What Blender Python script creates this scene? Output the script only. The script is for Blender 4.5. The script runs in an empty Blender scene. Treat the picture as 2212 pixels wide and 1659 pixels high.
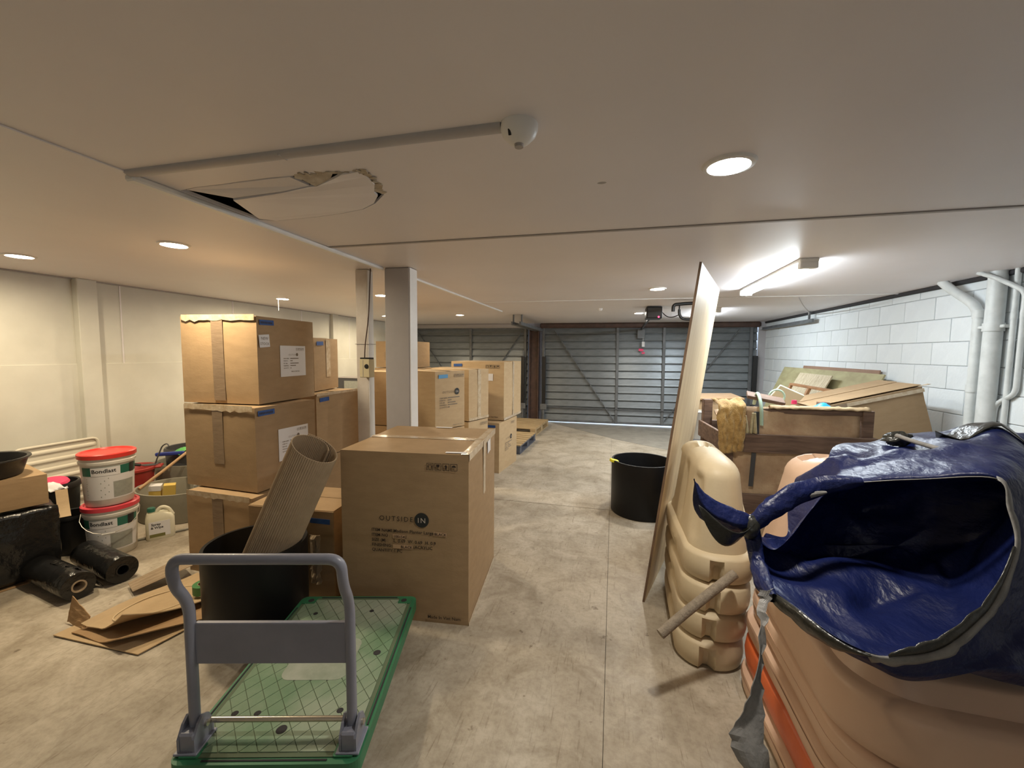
import bpy, bmesh, math, random
from mathutils import Vector, Matrix, noise
from mathutils.geometry import tessellate_polygon

scene = bpy.context.scene
COL = scene.collection
rad = math.radians
PI = math.pi

# ------------------------------------------------------------------ camera
CAM_H = 1.5
yaw, pitch, roll = rad(13.73), rad(4.34), rad(0.52)
_f = Vector((-math.sin(yaw), math.cos(yaw), 0)); _r = Vector((math.cos(yaw), math.sin(yaw), 0)); _u = Vector((0, 0, 1))
_f2 = math.cos(pitch)*_f - math.sin(pitch)*_u
_u2 = math.cos(pitch)*_u + math.sin(pitch)*_f
_r3 = math.cos(roll)*_r + math.sin(roll)*_u2
_u3 = math.cos(roll)*_u2 - math.sin(roll)*_r
cd = bpy.data.cameras.new('camera')
cd.sensor_width = 36.0
cd.lens = 895.0/2212*36
cd.clip_start = 0.05
cam = bpy.data.objects.new('camera', cd)
COL.objects.link(cam)
cam.matrix_world = Matrix(((_r3.x, _u3.x, -_f2.x, 0), (_r3.y, _u3.y, -_f2.y, 0), (_r3.z, _u3.z, -_f2.z, CAM_H), (0, 0, 0, 1)))
scene.camera = cam

# ------------------------------------------------------------------ world, exposure
world = bpy.data.worlds.new('overcast_sky'); scene.world = world
world.use_nodes = True
bg = world.node_tree.nodes['Background']
bg.inputs['Color'].default_value = (0.62, 0.78, 1.0, 1)
bg.inputs['Strength'].default_value = 4.5
scene.view_settings.view_transform = 'Standard'
scene.view_settings.look = 'None'
scene.view_settings.gamma = 1.0
scene.view_settings.use_curve_mapping = False
scene.view_settings.exposure = 0.36
LAMP_WARM = 19.0      # W per downlight, warm ones over the left bay
LAMP_NEUTRAL = 17.0   # W per downlight over the right bay
TUBE_EMIT = 78.0      # radiance of the fluorescent diffuser

# ------------------------------------------------------------------ room size
X0, X1 = -4.75, 2.80      # left wall, block wall
Y0, Y1 = -2.6, 8.93       # wall behind the camera, garage door wall
HC = 2.13                 # ceiling

# ------------------------------------------------------------------ materials
MATS = {}
def nmat(name, base, rough=0.7, metal=0.0, var=None, scale=6.0, detail=4.0, stops=(0.35, 0.65), bump=0.0, bscale=40.0,
         spec=0.5, stretch=(1, 1, 1), emit=None, estr=0.0, objvar=0.0, alpha=None, bdist=0.01, trans=0.0, coat=0.0, sheen=0.0, var2=None, scale2=1.2, sss=0.0):
    if name in MATS: return MATS[name]
    m = bpy.data.materials.new(name); m.use_nodes = True
    nt = m.node_tree; N = nt.nodes; L = nt.links
    b = N['Principled BSDF']
    b.inputs['Base Color'].default_value = (*base, 1)
    b.inputs['Roughness'].default_value = rough
    b.inputs['Metallic'].default_value = metal
    b.inputs['Specular IOR Level'].default_value = spec
    if coat: b.inputs['Coat Weight'].default_value = coat
    if sheen: b.inputs['Sheen Weight'].default_value = sheen
    if trans: b.inputs['Transmission Weight'].default_value = trans
    if sss:
        b.inputs['Subsurface Weight'].default_value = sss
        b.inputs['Subsurface Radius'].default_value = (0.03, 0.015, 0.008)
    if alpha is not None: b.inputs['Alpha'].default_value = alpha
    if emit:
        b.inputs['Emission Color'].default_value = (*emit, 1)
        b.inputs['Emission Strength'].default_value = estr
    tc = N.new('ShaderNodeTexCoord'); mp = N.new('ShaderNodeMapping')
    mp.inputs['Scale'].default_value = stretch
    L.new(tc.outputs['Object'], mp.inputs['Vector'])
    col = None
    if var is not None:
        n = N.new('ShaderNodeTexNoise'); n.inputs['Scale'].default_value = scale; n.inputs['Detail'].default_value = detail
        n.inputs['Roughness'].default_value = 0.62
        L.new(mp.outputs['Vector'], n.inputs['Vector'])
        r = N.new('ShaderNodeValToRGB')
        r.color_ramp.elements[0].position = stops[0]; r.color_ramp.elements[1].position = stops[1]
        r.color_ramp.elements[0].color = (*var, 1); r.color_ramp.elements[1].color = (*base, 1)
        L.new(n.outputs['Fac'], r.inputs['Fac'])
        col = r.outputs['Color']
    if var2 is not None:
        n2 = N.new('ShaderNodeTexNoise'); n2.inputs['Scale'].default_value = scale2; n2.inputs['Detail'].default_value = 5
        L.new(mp.outputs['Vector'], n2.inputs['Vector'])
        r2 = N.new('ShaderNodeValToRGB'); r2.color_ramp.elements[0].position = 0.45; r2.color_ramp.elements[1].position = 0.7
        L.new(n2.outputs['Fac'], r2.inputs['Fac'])
        mx = N.new('ShaderNodeMix'); mx.data_type = 'RGBA'
        L.new(r2.outputs['Color'], mx.inputs['Factor'])
        if col: L.new(col, mx.inputs['A'])
        else: mx.inputs['A'].default_value = (*base, 1)
        mx.inputs['B'].default_value = (*var2, 1)
        col = mx.outputs['Result']
    if objvar:
        oi = N.new('ShaderNodeObjectInfo'); mr = N.new('ShaderNodeMapRange')
        mr.inputs['To Min'].default_value = 1-objvar; mr.inputs['To Max'].default_value = 1+objvar
        L.new(oi.outputs['Random'], mr.inputs['Value'])
        hs = N.new('ShaderNodeHueSaturation')
        L.new(mr.outputs['Result'], hs.inputs['Value'])
        if col: L.new(col, hs.inputs['Color'])
        else: hs.inputs['Color'].default_value = (*base, 1)
        col = hs.outputs['Color']
    if col: L.new(col, b.inputs['Base Color'])
    if bump:
        nb = N.new('ShaderNodeTexNoise'); nb.inputs['Scale'].default_value = bscale; nb.inputs['Detail'].default_value = 5
        L.new(mp.outputs['Vector'], nb.inputs['Vector'])
        bp = N.new('ShaderNodeBump'); bp.inputs['Strength'].default_value = bump; bp.inputs['Distance'].default_value = bdist
        L.new(nb.outputs['Fac'], bp.inputs['Height']); L.new(bp.outputs['Normal'], b.inputs['Normal'])
    MATS[name] = m
    return m

def wood_mat(name, light, dark, scale=3.0, axis=(1, 1, 14), rough=0.7, knots=False, dist=3.0):
    if name in MATS: return MATS[name]
    m = bpy.data.materials.new(name); m.use_nodes = True
    nt = m.node_tree; N = nt.nodes; L = nt.links; b = N['Principled BSDF']
    b.inputs['Roughness'].default_value = rough
    tc = N.new('ShaderNodeTexCoord'); mp = N.new('ShaderNodeMapping'); mp.inputs['Scale'].default_value = axis
    L.new(tc.outputs['Object'], mp.inputs['Vector'])
    n = N.new('ShaderNodeTexNoise'); n.inputs['Scale'].default_value = scale; n.inputs['Detail'].default_value = 7; n.inputs['Distortion'].default_value = dist*0.2
    L.new(mp.outputs['Vector'], n.inputs['Vector'])
    r = N.new('ShaderNodeValToRGB'); r.color_ramp.elements[0].position = 0.32; r.color_ramp.elements[1].position = 0.66
    r.color_ramp.elements[0].color = (*dark, 1); r.color_ramp.elements[1].color = (*light, 1)
    L.new(n.outputs['Fac'], r.inputs['Fac'])
    L.new(r.outputs['Color'], b.inputs['Base Color'])
    bp = N.new('ShaderNodeBump'); bp.inputs['Strength'].default_value = 0.25; bp.inputs['Distance'].default_value = 0.004
    L.new(n.outputs['Fac'], bp.inputs['Height']); L.new(bp.outputs['Normal'], b.inputs['Normal'])
    MATS[name] = m
    return m

M_CEIL = nmat('painted_plasterboard', (0.82, 0.785, 0.805), 0.45, var=(0.79, 0.755, 0.775), scale=1.3, detail=3, bump=0.03, bscale=6, spec=0.45)
M_TORN = nmat('torn_plaster', (0.62, 0.56, 0.48), 0.9, var=(0.42, 0.34, 0.24), scale=14, bump=0.5, bscale=30)
M_WALLL = nmat('cream_wall_paint', (0.70, 0.69, 0.62), 0.6, var=(0.63, 0.62, 0.555), scale=2.2, var2=(0.57, 0.555, 0.49), scale2=0.9, bump=0.05, bscale=30)
M_BLOCK = nmat('painted_block', (0.74, 0.78, 0.80), 0.55, var=(0.68, 0.72, 0.74), scale=5, var2=(0.68, 0.72, 0.73), scale2=2.0, bump=0.18, bscale=45, objvar=0.04)
M_MORTAR = nmat('painted_mortar', (0.56, 0.59, 0.61), 0.8, var=(0.42, 0.44, 0.46), scale=9)
M_DARKGAP = nmat('dark_timber_gap', (0.03, 0.028, 0.03), 0.9)
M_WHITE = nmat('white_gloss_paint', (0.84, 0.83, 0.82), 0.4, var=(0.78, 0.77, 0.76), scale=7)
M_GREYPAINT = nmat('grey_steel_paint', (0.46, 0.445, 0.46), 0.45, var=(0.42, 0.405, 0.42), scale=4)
M_POSTW = nmat('white_post_paint', (0.66, 0.62, 0.58), 0.5, var=(0.58, 0.53, 0.48), scale=7, bump=0.05)
M_PVC = nmat('painted_pvc', (0.66, 0.68, 0.67), 0.45, var=(0.56, 0.58, 0.57), scale=9)
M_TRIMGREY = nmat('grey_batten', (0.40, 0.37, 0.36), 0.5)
M_SLAT = nmat('door_steel_slat', (0.205, 0.225, 0.24), 0.34, metal=0.25, var=(0.155, 0.172, 0.184), scale=5, stretch=(1, 1, 6), bump=0.05, objvar=0.06)
M_DFRAME = nmat('door_frame_steel', (0.17, 0.18, 0.19), 0.5, metal=0.2, var=(0.12, 0.125, 0.13), scale=8)
M_RUST = nmat('brown_primer_steel', (0.10, 0.055, 0.042), 0.6, var=(0.06, 0.035, 0.028), scale=9)
M_BLACKPL = nmat('black_plastic', (0.012, 0.012, 0.013), 0.42, bump=0.03, bscale=60)
M_BLACKMATTE = nmat('black_acrylic', (0.007, 0.007, 0.008), 0.45, spec=0.25)
M_JOINT = nmat('dark_floor_joint', (0.14, 0.125, 0.10), 0.9)
M_BLACKGLOSS = nmat('black_film', (0.012, 0.012, 0.012), 0.20, bump=0.8, bscale=16, bdist=0.015, spec=0.5)
M_CARD = nmat('cardboard', (0.375, 0.257, 0.145), 0.72, var=(0.335, 0.228, 0.127), scale=9, stretch=(1, 1, 3), bump=0.06, bscale=70, objvar=0.08, spec=0.3)
M_CARDP = nmat('pale_cardboard', (0.52, 0.38, 0.225), 0.72, var=(0.48, 0.345, 0.20), scale=9, stretch=(1, 1, 3), bump=0.06, bscale=70, objvar=0.05, spec=0.3)
M_CARDIN = nmat('cardboard_inner', (0.40, 0.25, 0.125), 0.8, var=(0.34, 0.21, 0.10), scale=12, bump=0.1)
M_KRAFT = nmat('kraft_corrugated', (0.42, 0.32, 0.215), 0.8, var=(0.37, 0.28, 0.185), scale=14, bump=0.1)
M_TAPE = nmat('brown_packing_tape', (0.225, 0.16, 0.105), 0.28, var=(0.27, 0.195, 0.13), scale=16, stretch=(1, 1, 4), bump=0.1, bscale=30)
M_CLEARTAPE = nmat('glossy_tape', (0.46, 0.345, 0.22), 0.18, var=(0.60, 0.50, 0.37), scale=22, bump=0.2, bscale=30)
M_PAPER = nmat('label_paper', (0.74, 0.73, 0.74), 0.6)
M_STICK = nmat('kraft_sticker', (0.55, 0.36, 0.22), 0.6)
M_INK = nmat('black_print', (0.035, 0.022, 0.016), 0.7)
M_INKPALE = nmat('worn_print', (0.20, 0.16, 0.12), 0.7)
M_INKW = nmat('pale_print', (0.62, 0.55, 0.48), 0.7)
M_DOT = nmat('logo_ink', (0.018, 0.02, 0.022), 0.6)
M_BLUETAPE = nmat('blue_masking_tape', (0.03, 0.10, 0.33), 0.6, var=(0.02, 0.07, 0.25), scale=20)
M_BLUETAPEL = nmat('light_blue_tape', (0.10, 0.30, 0.55), 0.6)
M_STEELBLUE = nmat('slate_blue_steel', (0.23, 0.24, 0.30), 0.36, var=(0.20, 0.21, 0.265), scale=6, bump=0.03, coat=0.15)
M_ZINC = nmat('zinc_rod', (0.62, 0.58, 0.50), 0.25, metal=0.9)
M_GREEN = nmat('green_plastic', (0.035, 0.19, 0.085), 0.5, var=(0.03, 0.16, 0.075), scale=7)
M_DECK = nmat('dusty_green_deck', (0.20, 0.285, 0.185), 0.65, var=(0.12, 0.225, 0.125), scale=3.5, detail=6, var2=(0.33, 0.37, 0.29), scale2=2.4, bump=0.05)
M_BADGE = nmat('worn_badge', (0.36, 0.39, 0.33), 0.65, var=(0.24, 0.29, 0.22), scale=9, bump=0.05)
M_PANELW = nmat('aged_plastic_panel', (0.66, 0.62, 0.52), 0.5)
M_GROOVE = nmat('deck_groove', (0.10, 0.14, 0.08), 0.7)
M_RUBBER = nmat('caster_rubber', (0.05, 0.05, 0.055), 0.6)
M_PINE = wood_mat('pale_plywood', (0.82, 0.66, 0.43), (0.68, 0.51, 0.31), 2.6, (9, 1.2, 0.7), 0.55)
M_PLYEDGE = wood_mat('ply_edge', (0.20, 0.12, 0.07), (0.10, 0.06, 0.035), 6, (1, 1, 1))
M_CRATE = wood_mat('dark_weathered_timber', (0.20, 0.125, 0.088), (0.10, 0.06, 0.043), 5, (1.0, 5, 9))
M_PALLET = wood_mat('pallet_timber', (0.48, 0.35, 0.19), (0.33, 0.23, 0.12), 4, (1, 7, 3))
M_PALLETD = wood_mat('blue_grey_timber', (0.10, 0.105, 0.13), (0.06, 0.065, 0.085), 4, (1, 7, 3))
M_HESSIAN = nmat('hessian', (0.62, 0.41, 0.16), 0.95, var=(0.38, 0.22, 0.06), scale=22, bump=0.8, bscale=150, sheen=0.3)
M_LINING = nmat('stained_lining', (0.58, 0.42, 0.27), 0.9, var=(0.40, 0.25, 0.15), scale=7, detail=7, var2=(0.36, 0.25, 0.16), scale2=3, bump=0.3, bscale=40)
M_RAG = nmat('pale_rag', (0.50, 0.43, 0.27), 0.95, var=(0.40, 0.34, 0.2), scale=20, bump=0.5, bscale=90)
M_STRAP = nmat('dark_strap', (0.055, 0.055, 0.06), 0.6)
M_BARR1 = nmat('cream_plastic', (0.64, 0.53, 0.36), 0.5, var=(0.58, 0.475, 0.315), scale=5, var2=(0.50, 0.405, 0.265), scale2=2.6, bump=0.06, bscale=60, spec=0.35)
M_BARR2 = nmat('peach_plastic', (0.66, 0.46, 0.33), 0.42, var=(0.60, 0.41, 0.295), scale=4, var2=(0.55, 0.36, 0.255), scale2=2.0, bump=0.04, bscale=50, spec=0.4)
M_BARRO = nmat('orange_plastic', (0.62, 0.13, 0.035), 0.42, var=(0.52, 0.10, 0.03), scale=5, bump=0.04)
M_TARP = nmat('blue_tarpaulin', (0.006, 0.012, 0.074), 0.42, var=(0.0045, 0.009, 0.056), scale=6, bump=0.75, bscale=7, bdist=0.03, spec=0.35, stretch=(1.6, 0.8, 1.6))
M_TARPG = nmat('grey_tarp_hem', (0.27, 0.26, 0.25), 0.5, var=(0.18, 0.175, 0.17), scale=18, bump=0.3, bscale=40)
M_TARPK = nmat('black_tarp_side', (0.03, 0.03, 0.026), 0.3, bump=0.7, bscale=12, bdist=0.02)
M_FOAM = nmat('grey_foam', (0.30, 0.25, 0.19), 0.9, var=(0.22, 0.18, 0.135), scale=60, bump=0.4, bscale=150)
M_PLYGREEN = wood_mat('treated_plywood', (0.36, 0.33, 0.18), (0.27, 0.24, 0.125), 2.2, (1.2, 2.0, 5))
M_OSB = nmat('patterned_ply', (0.56, 0.49, 0.35), 0.7, var=(0.38, 0.31, 0.20), scale=9, stretch=(1, 5, 1.6))
M_BROWNBD = nmat('brown_hardboard', (0.30, 0.185, 0.125), 0.7, var=(0.26, 0.155, 0.10), scale=4)
M_REDWOOD = wood_mat('cedar_frame', (0.42, 0.22, 0.10), (0.30, 0.15, 0.065), 4, (2, 2, 8))
M_PAIL = nmat('white_pail', (0.70, 0.68, 0.62), 0.35, sss=0.0)
M_REDLID = nmat('red_lid', (0.70, 0.045, 0.035), 0.35)
M_CORAL = nmat('coral_lid', (0.72, 0.06, 0.085), 0.35)
M_LBLGREEN = nmat('label_green', (0.02, 0.14, 0.095), 0.5)
M_LBLGREY = nmat('label_grey', (0.36, 0.37, 0.33), 0.55, var=(0.30, 0.31, 0.28), scale=30)
M_LBLINK = nmat('label_ink', (0.02, 0.02, 0.02), 0.6)
M_WIRE = nmat('wire_handle', (0.6, 0.58, 0.52), 0.3, metal=0.8)
M_TUBGREY = nmat('grey_composite', (0.27, 0.255, 0.205), 0.7, var=(0.235, 0.22, 0.175), scale=6, bump=0.05)
M_RED = nmat('red_plastic', (0.35, 0.035, 0.03), 0.4)
M_PINK = nmat('pink_plastic', (0.75, 0.04, 0.14), 0.4)
M_YELLOW = nmat('yellow_carton', (0.66, 0.47, 0.11), 0.6)
M_JUG = nmat('jug_plastic', (0.72, 0.68, 0.52), 0.4)
M_CLEAR = nmat('clear_plastic', (0.75, 0.76, 0.72), 0.15, trans=0.85)
M_BLUEP = nmat('blue_plastic', (0.02, 0.04, 0.25), 0.4)
M_GREENP = nmat('green_grip', (0.12, 0.45, 0.12), 0.5)
M_STAIN = wood_mat('broom_handle', (0.45, 0.29, 0.16), (0.36, 0.22, 0.11), 5, (1, 1, 8))
M_GREENTAPE = nmat('green_tape', (0.05, 0.20, 0.06), 0.5)
M_GLASSW = nmat('lens_warm', (1, 0.9, 0.7), 0.4, emit=(1.0, 0.86, 0.60), estr=9.0)
M_GLASSN = nmat('lens_neutral', (1, 0.95, 0.85), 0.4, emit=(1.0, 0.93, 0.78), estr=9.0)
M_TUBE = nmat('tube_diffuser', (1, 1, 1), 0.4, emit=(0.86, 0.95, 1.0), estr=TUBE_EMIT)
M_LED = nmat('red_led', (0.8, 0.05, 0.1), 0.4, emit=(1.0, 0.06, 0.16), estr=3.0)
M_GREYBOX = nmat('dark_appliance', (0.07, 0.07, 0.075), 0.5)
M_YTAPE = nmat('yellow_tape', (0.75, 0.66, 0.03), 0.5)
M_GROUND = nmat('outside_concrete', (0.55, 0.56, 0.57), 0.9, var=(0.48, 0.49, 0.5), scale=3)

def floor_mat():
    m = bpy.data.materials.new('worn_concrete'); m.use_nodes = True
    nt = m.node_tree; N = nt.nodes; L = nt.links; b = N['Principled BSDF']
    tc = N.new('ShaderNodeTexCoord')
    def ns(scale, detail, stretch=(1, 1, 1), dist=0.0):
        mp = N.new('ShaderNodeMapping'); mp.inputs['Scale'].default_value = stretch
        mp.inputs['Location'].default_value = (scale*0.37, scale*0.11, 0)
        L.new(tc.outputs['Object'], mp.inputs['Vector'])
        n = N.new('ShaderNodeTexNoise'); n.inputs['Scale'].default_value = scale; n.inputs['Detail'].default_value = detail; n.inputs['Distortion'].default_value = dist
        n.inputs['Roughness'].default_value = 0.65
        L.new(mp.outputs['Vector'], n.inputs['Vector']); return n
    def ramp(n, p0, p1, c0, c1):
        r = N.new('ShaderNodeValToRGB'); r.color_ramp.elements[0].position = p0; r.color_ramp.elements[1].position = p1
        r.color_ramp.elements[0].color = (*c0, 1); r.color_ramp.elements[1].color = (*c1, 1)
        L.new(n.outputs['Fac'], r.inputs['Fac']); return r
    def mix(a, bb, fac, mode='MULTIPLY'):
        x = N.new('ShaderNodeMix'); x.data_type = 'RGBA'; x.blend_type = mode; x.inputs['Factor'].default_value = fac
        L.new(a, x.inputs['A']); L.new(bb, x.inputs['B']); return x.outputs['Result']
    big = ramp(ns(1.1, 5), 0.35, 0.68, (0.42, 0.365, 0.285), (0.555, 0.495, 0.405))
    med = ramp(ns(4.5, 7, dist=0.6), 0.36, 0.60, (0.63, 0.60, 0.55), (1, 1, 1))
    fine = ramp(ns(38, 6), 0.36, 0.56, (0.82, 0.80, 0.78), (1, 1, 1))
    scr = ramp(ns(9, 8, (7, 0.6, 1), 1.2), 0.32, 0.42, (0.58, 0.54, 0.49), (1, 1, 1))
    spots = ramp(ns(13, 3), 0.27, 0.33, (0.45, 0.41, 0.36), (1, 1, 1))
    c = mix(big.outputs['Color'], med.outputs['Color'], 0.8)
    c = mix(c, fine.outputs['Color'], 0.8)
    c = mix(c, scr.outputs['Color'], 0.7)
    c = mix(c, spots.outputs['Color'], 0.8)
    L.new(c, b.inputs['Base Color'])
    rr = ramp(ns(3, 4), 0.3, 0.7, (0.34, 0.34, 0.34), (0.6, 0.6, 0.6))
    L.new(rr.outputs['Color'], b.inputs['Roughness'])
    b.inputs['Specular IOR Level'].default_value = 0.35
    bp = N.new('ShaderNodeBump'); bp.inputs['Strength'].default_value = 0.12; bp.inputs['Distance'].default_value = 0.004
    L.new(ns(30, 5).outputs['Fac'], bp.inputs['Height']); L.new(bp.outputs['Normal'], b.inputs['Normal'])
    return m
M_FLOOR = floor_mat()
M_RAMP = nmat('dark_ramp_concrete', (0.27, 0.245, 0.20), 0.9, var=(0.20, 0.18, 0.15), scale=5, bump=0.2)

# ------------------------------------------------------------------ object helpers
def link(o, parent=None):
    COL.objects.link(o)
    if parent is not None: o.parent = parent
    return o
def tag(o, label=None, cat=None, group=None, kind=None):
    if label: o['label'] = label
    if cat: o['category'] = cat
    if group: o['group'] = group
    if kind: o['kind'] = kind
    return o
def thing(name, label, cat, loc=(0, 0, 0), rz=0.0, group=None):
    o = bpy.data.objects.new(name, None); o.empty_display_size = 0.1
    o.location = loc; o.rotation_euler = (0, 0, rz)
    link(o); return tag(o, label, cat, group)
def obj(name, me, mat, parent=None, smooth=None, loc=None, rot=None):
    if isinstance(me, bmesh.types.BMesh):
        d = bpy.data.meshes.new(name); me.normal_update(); me.to_mesh(d); me.free(); me = d
    if mat is not None and not me.materials: me.materials.append(mat)
    if smooth is True:
        me.polygons.foreach_set('use_smooth', [True]*len(me.polygons))
    elif isinstance(smooth, (int, float)) and smooth:
        me.polygons.foreach_set('use_smooth', [True]*len(me.polygons))
        try: me.set_sharp_from_angle(angle=rad(smooth))
        except Exception: pass
    o = bpy.data.objects.new(name, me)
    if loc: o.location = loc
    if rot: o.rotation_euler = rot
    return link(o, parent)
def pydata(verts, faces, name='m'):
    me = bpy.data.meshes.new(name); me.from_pydata([tuple(v) for v in verts], [], faces); me.update(); return me
def BM(): return bmesh.new()
def bx(bm, c, s, bev=0.0, rot=None, seg=1):
    """add a box: centre c, size s, optional bevel and rotation matrix/euler"""
    t = bmesh.new()
    bmesh.ops.create_cube(t, size=1.0)
    bmesh.ops.scale(t, vec=s, verts=t.verts)
    if bev: bmesh.ops.bevel(t, geom=t.edges[:], offset=bev, segments=seg, profile=0.7, affect='EDGES')
    if rot is not None:
        R = Matrix.Rotation(rot[2], 3, 'Z') @ Matrix.Rotation(rot[1], 3, 'Y') @ Matrix.Rotation(rot[0], 3, 'X') if not isinstance(rot, Matrix) else rot
        bmesh.ops.rotate(t, matrix=R, verts=t.verts, cent=(0, 0, 0))
    bmesh.ops.translate(t, vec=c, verts=t.verts)
    _join(bm, t); return bm
def _join(bm, t):
    me = bpy.data.meshes.new('tmp'); t.to_mesh(me); t.free(); bm.from_mesh(me); bpy.data.meshes.remove(me)
def box(c, s, bev=0.0, rot=None, seg=1): return bx(BM(), c, s, bev, rot, seg)
def bar(bm, a, b, w, h=None, bev=0.0):
    """rectangular bar from a to b, w across, h deep"""
    a, b = Vector(a), Vector(b); h = h or w
    d = b-a; R = d.to_track_quat('Z', 'Y').to_matrix()
    return bx(bm, (a+b)/2, (w, h, d.length), bev, R)
def tube(bm, pts, r, seg=10, cap=True):
    """round tube along a polyline, r a number or list"""
    pts = [Vector(p) for p in pts]; n = len(pts)
    rs = r if isinstance(r, (list, tuple)) else [r]*n
    T = []
    for i in range(n):
        a = pts[max(i-1, 0)]; b = pts[min(i+1, n-1)]; T.append((b-a).normalized())
    up = Vector((0, 0, 1)) if abs(T[0].z) < 0.9 else Vector((1, 0, 0))
    u = T[0].cross(up).normalized(); rings = []
    for i in range(n):
        u = (u - T[i]*u.dot(T[i])).normalized(); v = T[i].cross(u)
        rings.append([bm.verts.new(pts[i] + (u*math.cos(2*PI*k/seg) + v*math.sin(2*PI*k/seg))*rs[i]) for k in range(seg)])
    for i in range(n-1):
        for k in range(seg):
            bm.faces.new((rings[i][k], rings[i][(k+1) % seg], rings[i+1][(k+1) % seg], rings[i+1][k]))
    if cap:
        bm.faces.new(rings[0][::-1]); bm.faces.new(rings[-1])
    return bm
def bend(pts, r=0.05, n=5):
    """polyline with rounded corners"""
    pts = [Vector(p) for p in pts]; out = [pts[0]]
    for i in range(1, len(pts)-1):
        p = pts[i]; a = (pts[i-1]-p); b = (pts[i+1]-p)
        rr = min(r, a.length*0.48, b.length*0.48)
        s, e = p + a.normalized()*rr, p + b.normalized()*rr
        for k in range(n+1):
            t = k/n; out.append((1-t)**2*s + 2*t*(1-t)*p + t*t*e)
    out.append(pts[-1]); return out
def lathe(bm, prof, seg=32, c=(0, 0, 0), sx=1.0, sy=1.0, closed=False):
    """revolve (r, z) profile about z"""
    c = Vector(c); rings = []
    for r, z in prof:
        if r < 1e-6: rings.append([bm.verts.new(c+Vector((0, 0, z)))])
        else: rings.append([bm.verts.new(c+Vector((r*sx*math.cos(2*PI*k/seg), r*sy*math.sin(2*PI*k/seg), z))) for k in range(seg)])
    pr = list(zip(rings[:-1], rings[1:]))
    if closed: pr.append((rings[-1], rings[0]))
    for A, B in pr:
        for k in range(seg):
            k2 = (k+1) % seg
            if len(A) == 1 and len(B) == 1: continue
            if len(A) == 1: bm.faces.new((A[0], B[k2], B[k]))
            elif len(B) == 1: bm.faces.new((A[k], A[k2], B[0]))
            else: bm.faces.new((A[k], A[k2], B[k2], B[k]))
    return bm
def sheet(fn, nu, nv, thick=0.0, name='sheet'):
    """grid surface fn(u,v), u,v in 0..1, made solid by thick"""
    V = [Vector(fn(i/nu, j/nv)) for j in range(nv+1) for i in range(nu+1)]
    F = [(j*(nu+1)+i, j*(nu+1)+i+1, (j+1)*(nu+1)+i+1, (j+1)*(nu+1)+i) for j in range(nv) for i in range(nu)]
    if thick:
        nrm = [Vector((0, 0, 0)) for _ in V]
        for f in F:
            n = (V[f[2]]-V[f[0]]).cross(V[f[3]]-V[f[1]])
            for k in f: nrm[k] += n
        W = [v - n.normalized()*thick for v, n in zip(V, nrm)]
        o = len(V); V = V+W
        F = F + [tuple(reversed([k+o for k in f])) for f in F[:]]
        w = nu+1
        loop = [i for i in range(nu)] + [j*w+nu for j in range(nv)] + [nv*w+i for i in range(nu, 0, -1)] + [j*w for j in range(nv, 0, -1)]
        for a, b in zip(loop, loop[1:]+loop[:1]): F.append((b, a, a+o, b+o))
    return pydata(V, F, name)
def prism(bm, pts, z0, z1):
    """extrude a plan polygon (ccw) from z0 to z1"""
    a = [bm.verts.new((x, y, z0)) for x, y in pts]; b = [bm.verts.new((x, y, z1)) for x, y in pts]
    n = len(pts)
    bm.faces.new(a[::-1]); bm.faces.new(b)
    for i in range(n): bm.faces.new((a[i], a[(i+1) % n], b[(i+1) % n], b[i]))
    return bm
def nz(p, s=1.0, seed=0.0): return noise.noise(Vector((p[0]*s+seed, p[1]*s+seed*1.7, p[2]*s-seed)))

# ------------------------------------------------------------------ lettering
_txt = {}
def text_geo(s, size, align='LEFT', bold=0.0, space=1.0):
    key = (s, size, align, bold, space)
    if key not in _txt:
        cu = bpy.data.curves.new('t', 'FONT'); cu.body = s; cu.size = size; cu.align_x = align; cu.offset = bold*size; cu.space_character = space
        cu.resolution_u = 2
        o = bpy.data.objects.new('t', cu); me = bpy.data.meshes.new_from_object(o)
        _txt[key] = ([tuple(v.co) for v in me.vertices], [tuple(p.vertices) for p in me.polygons])
        bpy.data.objects.remove(o); bpy.data.curves.remove(cu); bpy.data.meshes.remove(me)
    return _txt[key]
class Print:
    """flat print collected on one face; frame maps (u, v) to local space"""
    def __init__(s, frame): s.V = []; s.F = []; s.fr = frame
    def text(s, t, u, v, size, align='LEFT', bold=0.0, space=1.0):
        V, F = text_geo(t, size, align, bold, space); o = len(s.V)
        s.V += [s.fr(u+x, v+y) for x, y, _ in V]; s.F += [tuple(i+o for i in f) for f in F]
    def poly(s, pts):
        o = len(s.V); s.V += [s.fr(*p) for p in pts]; s.F.append(tuple(range(o, o+len(pts))))
    def rect(s, u0, u1, v0, v1): s.poly([(u0, v0), (u1, v0), (u1, v1), (u0, v1)])
    def ring(s, u0, u1, v0, v1, t):
        s.rect(u0, u1, v0, v0+t); s.rect(u0, u1, v1-t, v1); s.rect(u0, u0+t, v0, v1); s.rect(u1-t, u1, v0, v1)
    def disc(s, u, v, r, n=28): s.poly([(u+r*math.cos(2*PI*k/n), v+r*math.sin(2*PI*k/n)) for k in range(n)])
    def build(s, name, mat, parent): return obj(name, pydata(s.V, s.F, name), mat, parent)
def frame_of(face, w, d, h, off):
    if face == 'front': return lambda u, v: (u, -d/2-off, v)
    if face == 'right': return lambda u, v: (w/2+off, u, v)
    if face == 'left': return lambda u, v: (-w/2-off, -u, v)
    if face == 'top': return lambda u, v: (u, v, h-0.0075+off*0.5)
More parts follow.
